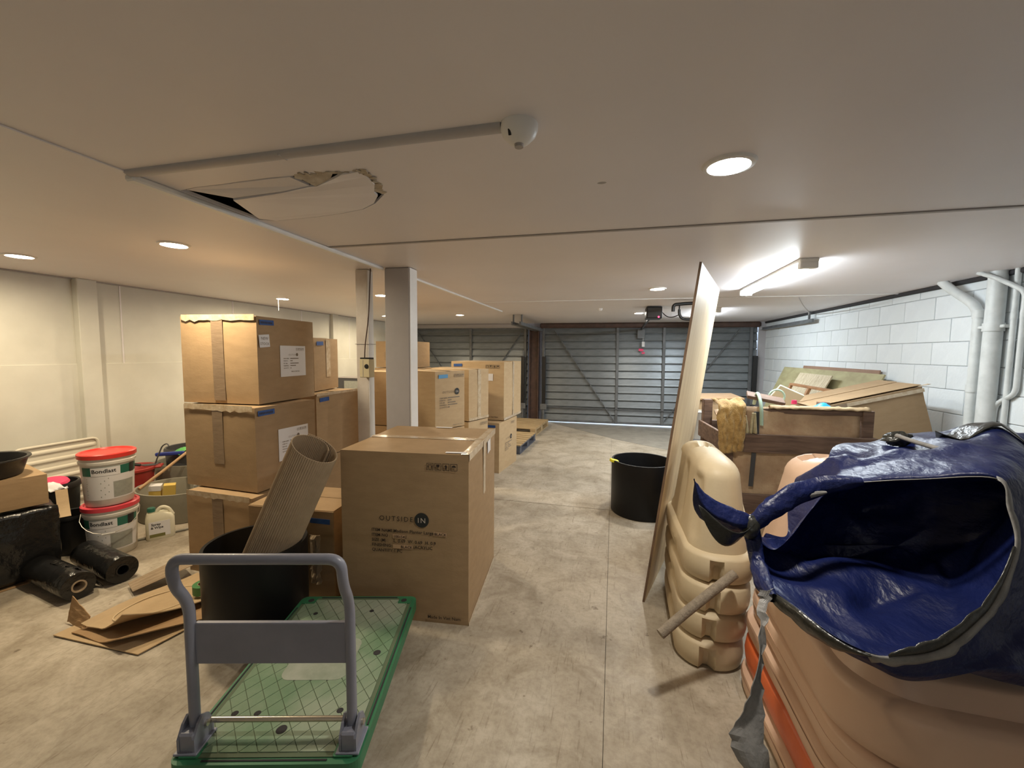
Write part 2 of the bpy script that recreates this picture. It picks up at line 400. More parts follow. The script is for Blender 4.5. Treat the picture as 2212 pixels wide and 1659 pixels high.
def icons(P, u, v, s, gap):
    """the four handling symbols: hands, glass, arrow, umbrella"""
    t = s*0.07
    for k in range(4):
        a = u+k*(s+gap); P.ring(a, a+s, v, v+s, t); c = a+s/2
        if k == 0:
            for q in (-1, 1):
                P.rect(c+q*s*0.26-s*0.05, c+q*s*0.26+s*0.05, v+s*0.15, v+s*0.5)
                P.poly([(c+q*s*0.26-s*0.12, v+s*0.45), (c+q*s*0.26+s*0.12, v+s*0.45), (c+q*s*0.26, v+s*0.68)])
            P.rect(c-s*0.32, c+s*0.32, v+s*0.72, v+s*0.80)
        elif k == 1:
            P.poly([(c-s*0.26, v+s*0.84), (c-s*0.2, v+s*0.5), (c, v+s*0.42), (c+s*0.2, v+s*0.5), (c+s*0.26, v+s*0.84)][::-1])
            P.rect(c-s*0.03, c+s*0.03, v+s*0.2, v+s*0.45); P.rect(c-s*0.2, c+s*0.2, v+s*0.14, v+s*0.2)
        elif k == 2:
            P.rect(c-s*0.1, c+s*0.1, v+s*0.14, v+s*0.55)
            P.poly([(c-s*0.25, v+s*0.5), (c+s*0.25, v+s*0.5), (c, v+s*0.86)])
        else:
            P.poly([(c+s*0.32*math.cos(PI*q/8), v+s*0.5+s*0.3*math.sin(PI*q/8)) for q in range(9)])
            P.rect(c-s*0.025, c+s*0.025, v+s*0.18, v+s*0.5); P.rect(c-s*0.1, c, v+s*0.14, v+s*0.19)

# ================================================================== THE SETTING
floor = tag(obj('floor', box(((X0+X1)/2, (Y0+Y1)/2, -0.06), (X1-X0, Y1-Y0, 0.10)), M_JOINT), 'worn beige concrete garage floor with control joints', None, None, 'structure')
JX, JY = 0.0, 3.99
for (a, b) in ((X0, JX-0.0012), (JX+0.0012, X1)):
    for (c, d) in ((Y0, JY-0.004), (JY+0.004, Y1)):
        obj('slab', box(((a+b)/2, (c+d)/2, -0.005), (b-a, d-c, 0.010)), M_FLOOR, floor)
rp = BM(); prism(rp, [(-1.42, 8.93), (-0.75, 8.25), (0.05, 7.4), (1.1, 6.6), (2.78, 6.1), (2.78, 8.93)], 0.0, 0.002)
tag(obj('ramp_slab', rp, M_RAMP, floor), 'darker rough concrete by the roller door')
tag(obj('driveway', box((-1.0, 14.0, -0.06), (16, 10.1, 0.08)), M_GROUND), 'pale concrete driveway outside the garage doors', None, None, 'structure')

# ceiling with the broken opening
HOLE = [(-1.688, 1.335), (-1.599, 1.323), (-1.477, 1.321), (-1.348, 1.315), (-1.24, 1.312), (-1.125, 1.318), (-1.08, 1.315), (-0.982, 1.322), (-0.926, 1.343), (-0.876, 1.33), (-0.87, 1.374), (-0.883, 1.452), (-0.925, 1.531), (-0.916, 1.549), (-1.007, 1.631), (-1.099, 1.685), (-1.234, 1.716), (-1.363, 1.731), (-1.604, 1.742), (-1.688, 1.707)]
outer = [(X0, Y0), (X1, Y0), (X1, Y1), (X0, Y1)]
V3 = [Vector((x, y, HC)) for x, y in outer] + [Vector((x, y, HC)) for x, y in HOLE]
tri = tessellate_polygon([V3[:4], V3[4:]])
nH = len(HOLE)
VV = V3 + [v+Vector((0, 0, 0.012)) for v in V3[4:]]
FF = [tuple(t) for t in tri] + [(4+i, 4+(i+1) % nH, 4+nH+(i+1) % nH, 4+nH+i) for i in range(nH)]
cme = pydata(VV, FF)
bmc = BM(); bmc.from_mesh(cme)
for f in bmc.faces:
    if abs(f.normal.z) > 0.9 and f.normal.z > 0: f.normal_flip()
ceiling = tag(obj('ceiling', bmc, M_CEIL), 'low painted plasterboard ceiling with a broken patch', None, None, 'structure')
obj('void_lining', box(((X0+X1)/2, (Y0+Y1)/2, HC+0.24), (X1-X0+0.3, Y1-Y0+0.3, 0.06)), M_DARKGAP, ceiling)
FA = [(-1.659, 1.336, 2.13), (-1.605, 1.327, 2.13), (-1.482, 1.325, 2.13), (-1.352, 1.319, 2.13), (-1.244, 1.316, 2.13), (-1.158, 1.315, 2.126), (-1.126, 1.377, 2.117), (-1.257, 1.385, 2.109), (-1.384, 1.388, 2.107), (-1.5, 1.397, 2.107)]
FB = [(-1.506, 1.403, 2.101), (-1.39, 1.394, 2.101), (-1.263, 1.39, 2.105), (-1.128, 1.38, 2.113), (-1.103, 1.389, 2.117), (-1.001, 1.347, 2.117), (-0.941, 1.33, 2.122), (-0.918, 1.33, 2.122), (-0.876, 1.329, 2.125), (-0.868, 1.37, 2.125), (-0.876, 1.436, 2.122), (-0.921, 1.515, 2.122), (-0.931, 1.557, 2.125), (-1.004, 1.626, 2.125), (-1.096, 1.681, 2.125), (-1.231, 1.712, 2.125), (-1.359, 1.726, 2.125), (-1.6, 1.737, 2.125), (-1.653, 1.687, 2.122)]
FC = [(-1.126, 1.318, 2.128), (-0.983, 1.323, 2.128), (-1.026, 1.363, 2.122), (-1.109, 1.388, 2.117), (-1.121, 1.342, 2.122)]
FB = [(x+(0.012 if x > -0.95 else 0.0)*-1, y-(0.011 if y > 1.5 else 0.0), z) for x, y, z in FB]
def flap_mesh(P, t=0.009):
    vs = [Vector(p) for p in P]; tr = tessellate_polygon([[Vector((v.x, v.y, 0)) for v in vs]])
    n = len(vs); V = vs+[v+Vector((0, 0, t)) for v in vs]
    F = []
    for a, b, c in tr:
        nn = (vs[b]-vs[a]).cross(vs[c]-vs[a]).z
        if nn > 0: a, b, c = a, c, b
        F += [(a, b, c), (a+n, c+n, b+n)]
    F += [(i, (i+1) % n, (i+1) % n+n, i+n) for i in range(n)]
    b = BM(); b.from_mesh(pydata(V, F)); bmesh.ops.recalc_face_normals(b, faces=b.faces); return b
tag(obj('hanging_board', flap_mesh(FA), M_CEIL, ceiling), 'cracked strip of plasterboard sagging')
tag(obj('hanging_board', flap_mesh(FB), M_CEIL, ceiling), 'large sagging piece of broken plasterboard')
tag(obj('torn_core', flap_mesh(FC), M_TORN, ceiling), 'brown torn plaster core')
rnd = random.Random(5)
edge = [(-1.125, 1.318), (-1.08, 1.315), (-0.982, 1.322), (-0.926, 1.343), (-0.876, 1.33), (-0.87, 1.374), (-0.883, 1.452), (-0.925, 1.531)]
tb = BM()
for (a, b) in zip(edge[:-1], edge[1:]):
    for k in range(4):
        t = k/4; x = a[0]+(b[0]-a[0])*t; y = a[1]+(b[1]-a[1])*t
        bx(tb, (x, y, HC-0.001), (0.02+rnd.random()*0.03, 0.008+rnd.random()*0.02, 0.003), 0, (rnd.uniform(-.2, .2), rnd.uniform(-.2, .2), rnd.random()*3))
tag(obj('torn_paper', tb, M_TORN, ceiling), 'ragged torn paper edge')

# trims on the ceiling
def strip(name, a, b, w, t, m, z=HC, lab=None):
    bm = BM(); bx(bm, ((a[0]+b[0])/2, (a[1]+b[1])/2, z-t/2), (max(abs(b[0]-a[0]), w), max(abs(b[1]-a[1]), w), t), min(w, t)*0.25)
    return tag(obj(name, bm, m), lab, None, None, 'structure')
strip('trim_1', (-1.715, 1.17), (-1.715, 2.85), 0.044, 0.024, M_WHITE, lab='white ceiling strip between broken patch and post')
strip('trim_2', (-1.70, 3.02), (-1.66, 6.15), 0.030, 0.018, M_WHITE, lab='white ceiling strip running from post to doors')
strip('trim_3', (-1.705, Y0), (-1.705, 1.16), 0.020, 0.006, M_CEIL, lab='flat painted ceiling joint strip')
strip('trim_4', (-1.69, 2.235), (X1, 2.235), 0.022, 0.006, M_TRIMGREY, lab='thin grey batten across the ceiling')
strip('trim_5', (-1.62, 5.05), (X1, 5.05), 0.020, 0.008, M_WHITE, lab='pale ceiling joint strip near garage doors')
strip('trim_6', (X1-0.015, 1.0), (X1-0.015, Y1), 0.028, 0.035, M_DARKGAP, lab='dark gap along top of block wall')
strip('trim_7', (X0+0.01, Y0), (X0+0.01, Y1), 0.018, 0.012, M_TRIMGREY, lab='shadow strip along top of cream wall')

# left wall with pilaster
wl = BM(); bx(wl, (X0-0.05, (Y0+Y1)/2, HC/2+0.05), (0.1, Y1-Y0+0.2, HC+0.3))
wall_left = tag(obj('wall_left', wl, M_WALLL), 'cream painted panel wall on the left', None, None, 'structure')
obj('pilaster', box((X0+0.035, 2.80, HC/2), (0.07, 0.15, HC), 0.004), M_WALLL, wall_left)
obj('pilaster', box((X0+0.03, 6.30, HC/2), (0.06, 0.15, HC), 0.004), M_WALLL, wall_left)
for y in (2.905, 3.10, 4.35, 5.55, 6.75): obj('joint_strip', box((X0+0.003, y, HC/2), (0.006, 0.012, HC)), M_CEIL, wall_left)
obj('dado_band', box((X0+0.0035, 3.0, 0.68), (0.007, 11.1, 1.36), 0.002), M_WALLL, wall_left)

# right wall: concrete blocks, each one a piece
wall_right = tag(obj('wall_right', box((X1+0.056, (Y0+Y1)/2, HC/2+0.05), (0.1, Y1-Y0+0.2, HC+0.3)), M_MORTAR), 'white painted concrete block wall on the right', None, None, 'structure')
def block_mesh(ln, ht):
    b = box((0, 0, 0), (0.02, ln, ht), 0.003); me = bpy.data.meshes.new('block'); b.to_mesh(me); b.free(); me.materials.append(M_BLOCK); return me
BL = {}
def block(y0, y1, z0, z1):
    key = (round(y1-y0, 3), round(z1-z0, 3))
    if key not in BL: BL[key] = block_mesh(*key)
    o = bpy.data.objects.new('block', BL[key]); o.location = (X1+0.01-0.003+rnd.uniform(-0.0012, 0.0012), (y0+y1)/2, (z0+z1)/2); link(o, wall_right)
zz = [0.005, 0.205, 0.4+0.008, 0.608, 0.808, 1.008, 1.21, 1.405, 1.602, 1.823, 2.022, 2.11]
zz = [0.007+0.2025*k for k in range(11)]
for i, z in enumerate(zz):
    z1 = min(z+0.1955, HC-0.035)
    y = 1.0 + (0.2 if i % 2 else 0.0) + 0.15
    if i % 2: block(1.0+0.15-0.2+0.2, y-0.007, z, z1)
    while y < Y1-0.06:
        e = min(y+0.3955, Y1-0.01)
        block(y, e, z, z1); y += 0.4025
obj('render_coat', box((X1+0.004, (Y0+1.14)/2, HC/2), (0.01, 1.14-Y0, HC)), M_BLOCK, wall_right)

wall_back = tag(obj('wall_back', box(((X0+X1)/2, Y0-0.05, HC/2+0.05), (X1-X0+0.3, 0.1, HC+0.3)), M_WALLL), 'plain cream wall behind the viewpoint', None, None, 'structure')
wf = BM()
bx(wf, ((X0+X1)/2, Y1+0.06, HC+0.06), (X1-X0+0.3, 0.12, 0.24))
bx(wf, (X0+0.06, Y1+0.06, HC/2), (0.3, 0.12, HC)); bx(wf, (2.752, Y1+0.02, HC/2), (0.16, 0.22, HC)); bx(wf, (-1.67, Y1+0.06, HC/2), (0.44, 0.10, HC))
wall_front = tag(obj('wall_front', wf, M_GREYPAINT), 'grey end wall piers around the garage doors', None, None, 'structure')

# garage doors: each steel slat a piece
def slat_mesh(L):
    prof = [(-0.006, 0.0), (-0.016, 0.004), (-0.018, 0.012), (-0.012, 0.034), (0.008, 0.132), (0.024, 0.140), (0.026, 0.1545), (0.034, 0.1545), (0.034, 0.0)]
    V = []; F = []; n = len(prof)
    for x in (-L/2, L/2): V += [(x, y, z) for y, z in prof]
    F += [(i, (i+1) % n, (i+1) % n+n, i+n) for i in range(n)]
    F += [tuple(range(n-1, -1, -1)), tuple(range(n, 2*n))]
    me = pydata(V, F, 'slat'); me.materials.append(M_SLAT); return me
def garage_door(name, label, xa, xb, z0, tilt, stiles, braces, n=13):
    L = xb-xa; cx = (xa+xb)/2
    root = thing(name, label, None, (cx, Y1-0.06, z0)); root['kind'] = 'structure'; root.rotation_euler = (0, tilt, 0)
    sm = slat_mesh(L)
    for k in range(n):
        o = bpy.data.objects.new('slat', sm); o.location = (0, 0, 0.02+k*0.1545); link(o, root)
    H = 0.02+n*0.1545
    obj('bottom_rail', box((0, 0.0, 0.02), (L, 0.05, 0.05), 0.004), M_DFRAME, root)
    obj('top_rail', box((0, 0.0, H), (L, 0.05, 0.06), 0.004), M_DFRAME, root)
    for x in stiles: obj('stile', box((x-cx, -0.025, H/2), (0.055, 0.04, H-0.02), 0.004), M_DFRAME, root)
    for (a, b) in braces:
        obj('brace', bar(BM(), (a[0]-cx, -0.05, a[1]), (b[0]-cx, -0.05, b[1]), 0.045, 0.012, 0.003), M_DFRAME, root)
    return root, H
d1, HD = garage_door('door_1', 'wide grey steel slatted garage door with a light gap under it', -1.50, 2.670, 0.040, -0.0070, (-1.46, 0.083, 0.987, 2.565), (((-1.22, 1.95), (0.04, 0.06)), ((2.36, 1.95), (1.03, 0.10)), ((-1.4, 0.32), (2.5, 0.29))))
d2, _ = garage_door('door_2', 'grey steel slatted garage door behind the carton stacks', -4.56, -1.82, 0.008, 0.0, (-4.5, -3.12, -1.87), (((-1.95, 1.95), (-3.05, 0.3)), ((-4.4, 1.95), (-3.2, 0.3)), ((-4.4, 0.33), (-1.9, 0.33))))
strip('trim_8', (-1.55, Y1-0.09), (2.70, Y1-0.09), 0.10, 0.105, M_RUST, lab='brown steel lintel over the wide garage door')
strip('trim_9', (X0+0.02, Y1-0.09), (-1.8, Y1-0.09), 0.09, 0.095, M_TRIMGREY, z=HC, lab='pale grey head rail over the left garage door')

# ================================================================== FIXTURES
# downlights: the lens is the lamp
def lens_strength(P, r=0.062): return P/(PI*PI*r*r)
M_GLASSW.node_tree.nodes['Principled BSDF'].inputs['Emission Color'].default_value = (1.0, 0.83, 0.57, 1)
M_GLASSW.node_tree.nodes['Principled BSDF'].inputs['Emission Strength'].default_value = lens_strength(LAMP_WARM)
M_GLASSN.node_tree.nodes['Principled BSDF'].inputs['Emission Color'].default_value = (1.0, 0.93, 0.81, 1)
M_GLASSN.node_tree.nodes['Principled BSDF'].inputs['Emission Strength'].default_value = lens_strength(LAMP_NEUTRAL)
ring_bm = BM(); lathe(ring_bm, [(0.062, -0.004), (0.066, -0.010), (0.078, -0.008), (0.084, 0.0), (0.062, 0.0)], 32, closed=True)
ring_me = bpy.data.meshes.new('ring'); ring_bm.to_mesh(ring_me); ring_bm.free(); ring_me.materials.append(M_WHITE)
lens_bm = BM(); lathe(lens_bm, [(0.0, -0.006), (0.035, -0.0055), (0.062, -0.003)], 24)
for f in lens_bm.faces:
    f.normal_update()
    if f.normal.z > 0: f.normal_flip()
lens_w = bpy.data.meshes.new('lens'); lens_bm.to_mesh(lens_w); lens_n = lens_w.copy(); lens_bm.free()
lens_w.materials.append(M_GLASSW); lens_n.materials.append(M_GLASSN)
DL = [((0.354, 1.555), 0, 'bright round downlight with white rim, nearest in the right bay'),
      ((0.393, 4.28), 0, 'small round downlight beyond the thin grey batten'),
      ((0.36, 6.75), 0, 'round downlight beside the black garage door opener'),
      ((-2.58, 1.985), 1, 'round downlight casting a warm glow near the broken ceiling'),
      ((-3.955, 2.0), 1, 'round downlight close to the cream wall, leftmost in view'),
      ((-3.92, 4.28), 1, 'round downlight over the tall carton stack with a thread below it'),
      ((-2.545, 4.22), 1, 'round downlight partly hidden beside the steel posts'),
      ((-2.54, 6.65), 1, 'round downlight just in front of the left garage door'),
      ((-3.93, 6.65), 1, 'round downlight hidden behind the posts at the far left')]
for (x, y), warm, lab in DL:
    t = thing('downlight', lab, 'downlight', (x, y, HC), 0, 'recessed ceiling downlights')
    obj('ring', ring_me, None, t); obj('lens', lens_w if warm else lens_n, None, t)
tag(obj('hanging_thread', tube(BM(), [(-3.93, 4.22, HC-0.005), (-3.932, 4.222, HC-0.08), (-3.93, 4.22, HC-0.15)], 0.004, 6), M_PAPER), 'thin pale thread hanging under a downlight above tall cartons', 'thread')

# fluorescent battens
def batten(x, y0, y1, lab):
    L = y1-y0; t = thing('batten_light', lab, 'light', (x, (y0+y1)/2, HC), 0, 'fluorescent batten lights')
    hb = BM(); bx(hb, (0, 0, -0.011), (0.11, L, 0.022), 0.004); obj('housing', hb, M_WHITE, t)
    def dif(u, v):
        a = PI*u; return (0.05*math.cos(a), -L/2+0.05+(L-0.1)*v, -0.022-0.042*math.sin(a))
    obj('diffuser', sheet(lambda u, v: dif(1-u, v), 10, 4), M_TUBE, t, smooth=True)
    for s in (-1, 1):
        cb = BM(); bx(cb, (0, s*(L/2-0.026), -0.042), (0.108, 0.05, 0.045), 0.012, seg=2); obj('end_cap', cb, M_WHITE, t)
    return t
batten(1.22, 3.12, 4.50, 'lit fluorescent batten on the ceiling beside the leaning plywood')
batten(1.34, 6.15, 7.55, 'lit fluorescent batten half hidden behind the leaning plywood')
batten(0.30, -2.0, -1.68, 'short unseen fill batten added on the ceiling behind the viewpoint')  # added fill lamp out of view, brings cool light to the foreground

# smoke detector with surface conduit
t = thing('surface_conduit', 'grey plastic cable channel on the ceiling leading to the detector', 'conduit', (-1.0, 1.166, HC))
def chan(u, v):
    a = PI*u; return (-0.70+1.38*v, -0.024*math.cos(a), -0.013*math.sin(a)**0.7 if 0 < u < 1 else 0.0)
obj('cover', sheet(chan, 8, 8), M_GREYPAINT, t, smooth=True)
obj('joint_clip', box((-0.05, 0, -0.0065), (0.008, 0.042, 0.013), 0.002), M_GREYPAINT, t)
t = thing('smoke_detector', 'round white smoke detector at the end of the cable channel', 'detector', (-0.272, 1.17, HC))
bm = BM(); lathe(bm, [(0.0, -0.052), (0.018, -0.052), (0.030, -0.046), (0.046, -0.030), (0.052, -0.014), (0.052, 0.0)], 36); obj('dome', bm, M_WHITE, t, smooth=True)
bm = BM(); lathe(bm, [(0.0, -0.060), (0.012, -0.060), (0.014, -0.050), (0.0, -0.050)], 20); obj('test_button', bm, M_TRIMGREY, t, smooth=40)
obj('vent_slot', box((-0.018, -0.036, -0.034), (0.008, 0.006, 0.016), 0.001, (0.6, 0, 0)), M_DARKGAP, t)
tag(obj('ceiling_sensor', lathe(BM(), [(0.0, -0.035), (0.022, -0.032), (0.034, -0.014), (0.036, 0.0)], 20, (-0.206, 6.03, HC)), M_WHITE, smooth=True), 'small white dome sensor on the ceiling near garage doors', 'sensor')

# ceiling stains as small patches of bare plaster
tag(obj('bare_patch', lathe(BM(), [(0.0, -0.001), (0.010, -0.001), (0.013, 0.0)], 14, (-0.06, 1.62, HC), 1.3, 0.8), M_TRIMGREY), 'small grey bare spot on the ceiling between detector and downlight', 'stain')

# posts
t = thing('steel_post', 'broad grey steel post painted white on its right side', 'post', (-1.602, 2.93, 0))
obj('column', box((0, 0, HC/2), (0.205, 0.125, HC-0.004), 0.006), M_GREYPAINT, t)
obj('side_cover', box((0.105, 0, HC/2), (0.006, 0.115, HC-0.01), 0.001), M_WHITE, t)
obj('base_plate', box((0, 0, 0.006), (0.28, 0.2, 0.012), 0.002), M_GREYPAINT, t)
t = thing('timber_post', 'narrow white timber post carrying a small switch box', 'post', (-1.905, 2.91, 0))
obj('column', box((0, 0, HC/2), (0.105, 0.08, HC-0.004), 0.005), M_POSTW, t)
obj('corner_bead', box((0.054, -0.005, HC/2), (0.008, 0.07, HC-0.02), 0.002), M_WHITE, t)
obj('tie_wire', box((0.003, 0, 1.555), (0.125, 0.092, 0.004), 0.001), M_TRIMGREY, t)
t = thing('switch_box', 'cream switch box with a dark round button on the narrow post', 'switch', (-1.84, 2.83, 1.30))
obj('case', box((0, 0, 0.07), (0.085, 0.07, 0.14), 0.004), nmat('cream_box', (0.62, 0.55, 0.36), 0.5), t)
obj('lid', box((0, 0, 0.146), (0.08, 0.066, 0.012), 0.003), M_BLACKPL, t)
bm = BM(); lathe(bm, [(0.0, 0.006), (0.016, 0.005), (0.018, 0.0)], 18); obj('button', bm, M_BLACKPL, t, loc=(0.018, -0.035, 0.085), rot=(PI/2, 0, 0))
obj('seam', box((-0.012, -0.0355, 0.07), (0.003, 0.002, 0.13)), M_TRIMGREY, t)
obj('cable', tube(BM(), bend([(-0.02, 0.0, 0.15), (-0.01, -0.005, 0.25), (0.02, 0.0, 0.45), (0.03, 0.02, 0.825)], 0.08), 0.004, 6), M_RUST, t)

# centre post of the doors and door gear
t = thing('door_post', 'brown rusty steel post between the two garage doors', 'post', (-1.66, Y1-0.10, 0))
obj('web', box((0, 0, 1.02), (0.20, 0.03, 2.03), 0.003), M_RUST, t)
for s in (-1, 1): obj('flange', box((s*0.095, -0.02, 1.02), (0.018, 0.14, 2.03), 0.003), M_RUST, t)
obj('foot', box((0, 0, 0.02), (0.24, 0.12, 0.04), 0.004), M_DFRAME, t)
def spring_arm(x, lab, za=0.30, zb=1.42):
    t = thing('spring_arm', lab, 'door gear', (x, Y1-0.16, 0))
    obj('housing', box((0, 0, (za+zb)/2), (0.075, 0.06, zb-za), 0.006), M_BLACKPL, t)
    obj('pivot_plate', box((0, -0.035, za+0.05), (0.14, 0.01, 0.12), 0.003), M_DFRAME, t)
    obj('rod', tube(BM(), [(0.0, -0.02, zb), (0.0, -0.02, zb+0.12)], 0.012, 8), M_DFRAME, t)
    obj('foot', box((0, 0, za/2), (0.04, 0.04, za), 0.003), M_DFRAME, t)
spring_arm(-1.90, 'black spring arm on the left garage door beside the brown post')
spring_arm(-1.44, 'black spring arm on the wide door beside the brown post')
spring_arm(2.62, 'black spring arm at the right edge of the wide door', 0.55, 1.48)
def door_track(x, y0, z, lab, s):
    t = thing('door_track', lab, 'door gear', (x, y0, 0))
    L = Y1-0.16-y0
    obj('rail', box((0, L/2, z), (0.03, L, 0.055), 0.003), M_DFRAME, t)
    obj('lip', box((s*0.03, L/2, z-0.022), (0.05, L, 0.008), 0.002), M_DFRAME, t)
    obj('hanger', box((0, 0.12, (z+HC)/2), (0.022, 0.03, HC-z), 0.002), M_DFRAME, t)
    return t
door_track(-1.64, 6.66, 1.98, 'grey steel door track hung from the ceiling, left of a pair', 1)
door_track(-1.50, 6.66, 1.98, 'grey steel door track hung from the ceiling, right of a pair', -1)
door_track(2.72, 6.75, 1.99, 'grey steel door track along the top of the block wall', -1)

# opener
t = thing('door_opener', 'black garage door opener hung under the ceiling with a red light', 'opener', (0.505, 5.95, 0))
obj('motor_case', box((0, 0, 2.045), (0.20, 0.30, 0.155), 0.015, seg=2), M_BLACKPL, t)
obj('face_panel', box((0, -0.152, 2.04), (0.17, 0.008, 0.12), 0.003), M_GREYBOX, t)
obj('indicator', lathe(BM(), [(0, 0.004), (0.010, 0.003), (0.012, 0)], 12), M_LED, t, loc=(0.055, -0.157, 1.985), rot=(PI/2, 0, 0))
obj('mount', box((0, 0.05, 2.126), (0.16, 0.10, 0.008), 0.001), M_DFRAME, t)
obj('rail', bar(BM(), (-0.02, 0.14, 2.02), (0.02, 2.78, 1.99), 0.03, 0.035, 0.004), M_BLACKPL, t)
obj('power_lead', tube(BM(), bend([(0.10, -0.05, 2.06), (0.16, -0.1, 1.99), (0.22, -0.2, 1.97), (0.29, -0.3, 2.0)], 0.06), 0.006, 6), M_BLACKPL, t)
t = thing('latch_box', 'grey lock box with hanging white and red tags on the wide door', 'lock', (0.525, Y1-0.135, 1.80))
obj('case', box((0, 0, 0.10), (0.15, 0.06, 0.19), 0.006), M_DFRAME, t)
obj('white_tag', box((0.045, -0.035, -0.11), (0.055, 0.003, 0.10), 0.001), M_PAPER, t)
obj('cord', tube(BM(), [(0.04, -0.034, 0.02), (0.04, -0.036, -0.06)], 0.003, 5), M_PAPER, t)
obj('red_tag', box((0.005, -0.037, -0.225), (0.09, 0.003, 0.05), 0.001, (0, 0.1, 0)), M_PINK, t)
obj('red_tag', box((0.05, -0.037, -0.285), (0.06, 0.003, 0.035), 0.001, (0, -0.15, 0)), M_PINK, t)

# black bent pipes under the ceiling, behind the plywood
tag(obj('bent_pipe', tube(BM(), bend([(0.66, 5.2, 1.995), (0.66, 5.2, 2.075), (0.80, 5.21, 2.085), (1.02, 5.22, 2.095)], 0.04), 0.02, 10), M_BLACKPL, smooth=40), 'black bent pipe just below the ceiling poking past the plywood', 'pipe')
t = thing('hooked_pipe', 'black curved pipe with a white tip hooked below the bent pipe', 'lamp', (0.73, 5.22, 1.90))  # second bent black pipe, hooked shape with a white end piece
obj('arm', tube(BM(), bend([(0.0, 0, 0.12), (0.0, 0, 0.07), (0.025, 0, 0.015), (0.10, 0, 0.0), (0.15, 0, 0.01)], 0.05), [0.022, 0.022, 0.021, 0.02, 0.019, 0.018, 0.017, 0.016, 0.015, 0.014, 0.013, 0.012, 0.012, 0.012, 0.012, 0.012, 0.012, 0.012, 0.012, 0.012][:20], 10) if False else tube(BM(), bend([(0.0, 0, 0.12), (0.0, 0, 0.07), (0.025, 0, 0.015), (0.10, 0, 0.0), (0.15, 0, 0.01)], 0.05), 0.016, 10), M_BLACKPL, t, smooth=40)
obj('hanger', tube(BM(), [(0.0, 0, 0.12), (0.0, -0.005, 0.165)], 0.008, 8), M_BLACKPL, t)
obj('white_tip', lathe(BM(), [(0, -0.022), (0.016, -0.014), (0.022, 0.0), (0.014, 0.016), (0, 0.02)], 14, (0.155, 0, 0.0)), M_WHITE, t, smooth=True)

# pipes on the block wall
WX = X1-0.006
def wallpipe(lab, pts, r, name='wall_pipe', br=0.10, collars=()):
    t = thing(name, lab, 'pipe', (0, 0, 0))
    obj('pipe', tube(BM(), bend(pts, br), r, 14), M_PVC, t, smooth=50)
    for c in collars:
        b = BM(); tube(b, [(c[0], c[1], c[2]-0.03), (c[0], c[1], c[2]+0.03)], r*1.14, 14); obj('collar', b, M_PVC, t, smooth=50)
    return t
t = wallpipe('thick white soil pipe running up the block wall', [(WX-0.055, 3.87, 0), (WX-0.055, 3.87, HC)], 0.052, collars=((WX-0.055, 3.87, 1.72),))
obj('bracket', box((WX-0.03, 3.90, 1.725), (0.06, 0.24, 0.022), 0.004), M_PVC, t)
wallpipe('white waste pipe bending up to the ceiling beside the thick pipe', [(WX-0.04, 4.03, 0), (WX-0.04, 4.03, 1.88), (WX-0.09, 4.26, 2.06), (WX-0.11, 4.33, HC)], 0.034, collars=((WX-0.04, 4.03, 1.83), (WX-0.04, 4.03, 1.25)))
wallpipe('thin white conduit right next to the thick pipe', [(WX-0.02, 3.76, 0), (WX-0.02, 3.76, HC)], 0.017, br=0.04, collars=((WX-0.02, 3.76, 1.80),))
wallpipe('thin white conduit kinked at top and bottom of the block wall', [(WX-0.02, 3.86, 0.75), (WX-0.02, 3.84, 1.15), (WX-0.02, 3.69, 1.24), (WX-0.02, 3.69, 1.96), (WX-0.10, 3.83, 2.08), (WX-0.16, 3.9, HC)], 0.016, br=0.05, collars=((WX-0.02, 3.69, 1.80),))
# loose cable and white arm near the track
tag(obj('loose_cable', tube(BM(), bend([(1.95, 5.2, HC-0.006), (2.15, 5.6, HC-0.05), (2.45, 6.2, HC-0.07), (2.70, 6.85, HC-0.05)], 0.3), 0.005, 6), M_TRIMGREY), 'thin grey cable drooping along the ceiling to the block wall', 'cable')
# ================================================================== CARTONS
def soft_box(w, d, h, seed=0, bulge=0.004, crush=0.003, cuts=7):
    b = BM(); bmesh.ops.create_cube(b, size=1.0)
    bmesh.ops.subdivide_edges(b, edges=b.edges[:], cuts=cuts, use_grid_fill=True)
    for v in b.verts:
        p = v.co.copy(); q = Vector((p.x*w, p.y*d, p.z*h))
        nrm = Vector((0, 0, 0)); k = 1.0
        for i in range(3):
            if abs(p[i]) > 0.499: nrm[i] = math.copysign(1, p[i])
            else: k *= math.cos(PI*p[i])
        on = sum(1 for i in range(3) if abs(p[i]) > 0.499)
        if on == 1 and abs(nrm.z) < 0.5: q += nrm*(bulge*k + crush*0.6*nz(q, 5, seed))
        elif on > 1: q -= nrm*(crush*(0.4+0.6*abs(nz(q, 9, seed+3)))) if nrm.z > -0.5 else Vector((nrm.x, nrm.y, 0))*crush*0.5
        v.co = q + Vector((0, 0, h/2))
    return b
_cs = [0]
def carton(label, x, y, rdeg, w, d, z, h, mat=None, group='sealed cardboard cartons', name='carton'):
    _cs[0] += 1
    t = thing(name, label, 'box', (x, y, z), rad(rdeg), group)
    obj('body', soft_box(w, d, h-0.0075, _cs[0]*1.37), mat or M_CARD, t)
    t['_'] = 0; del t['_']
    return t, (w, d, h)
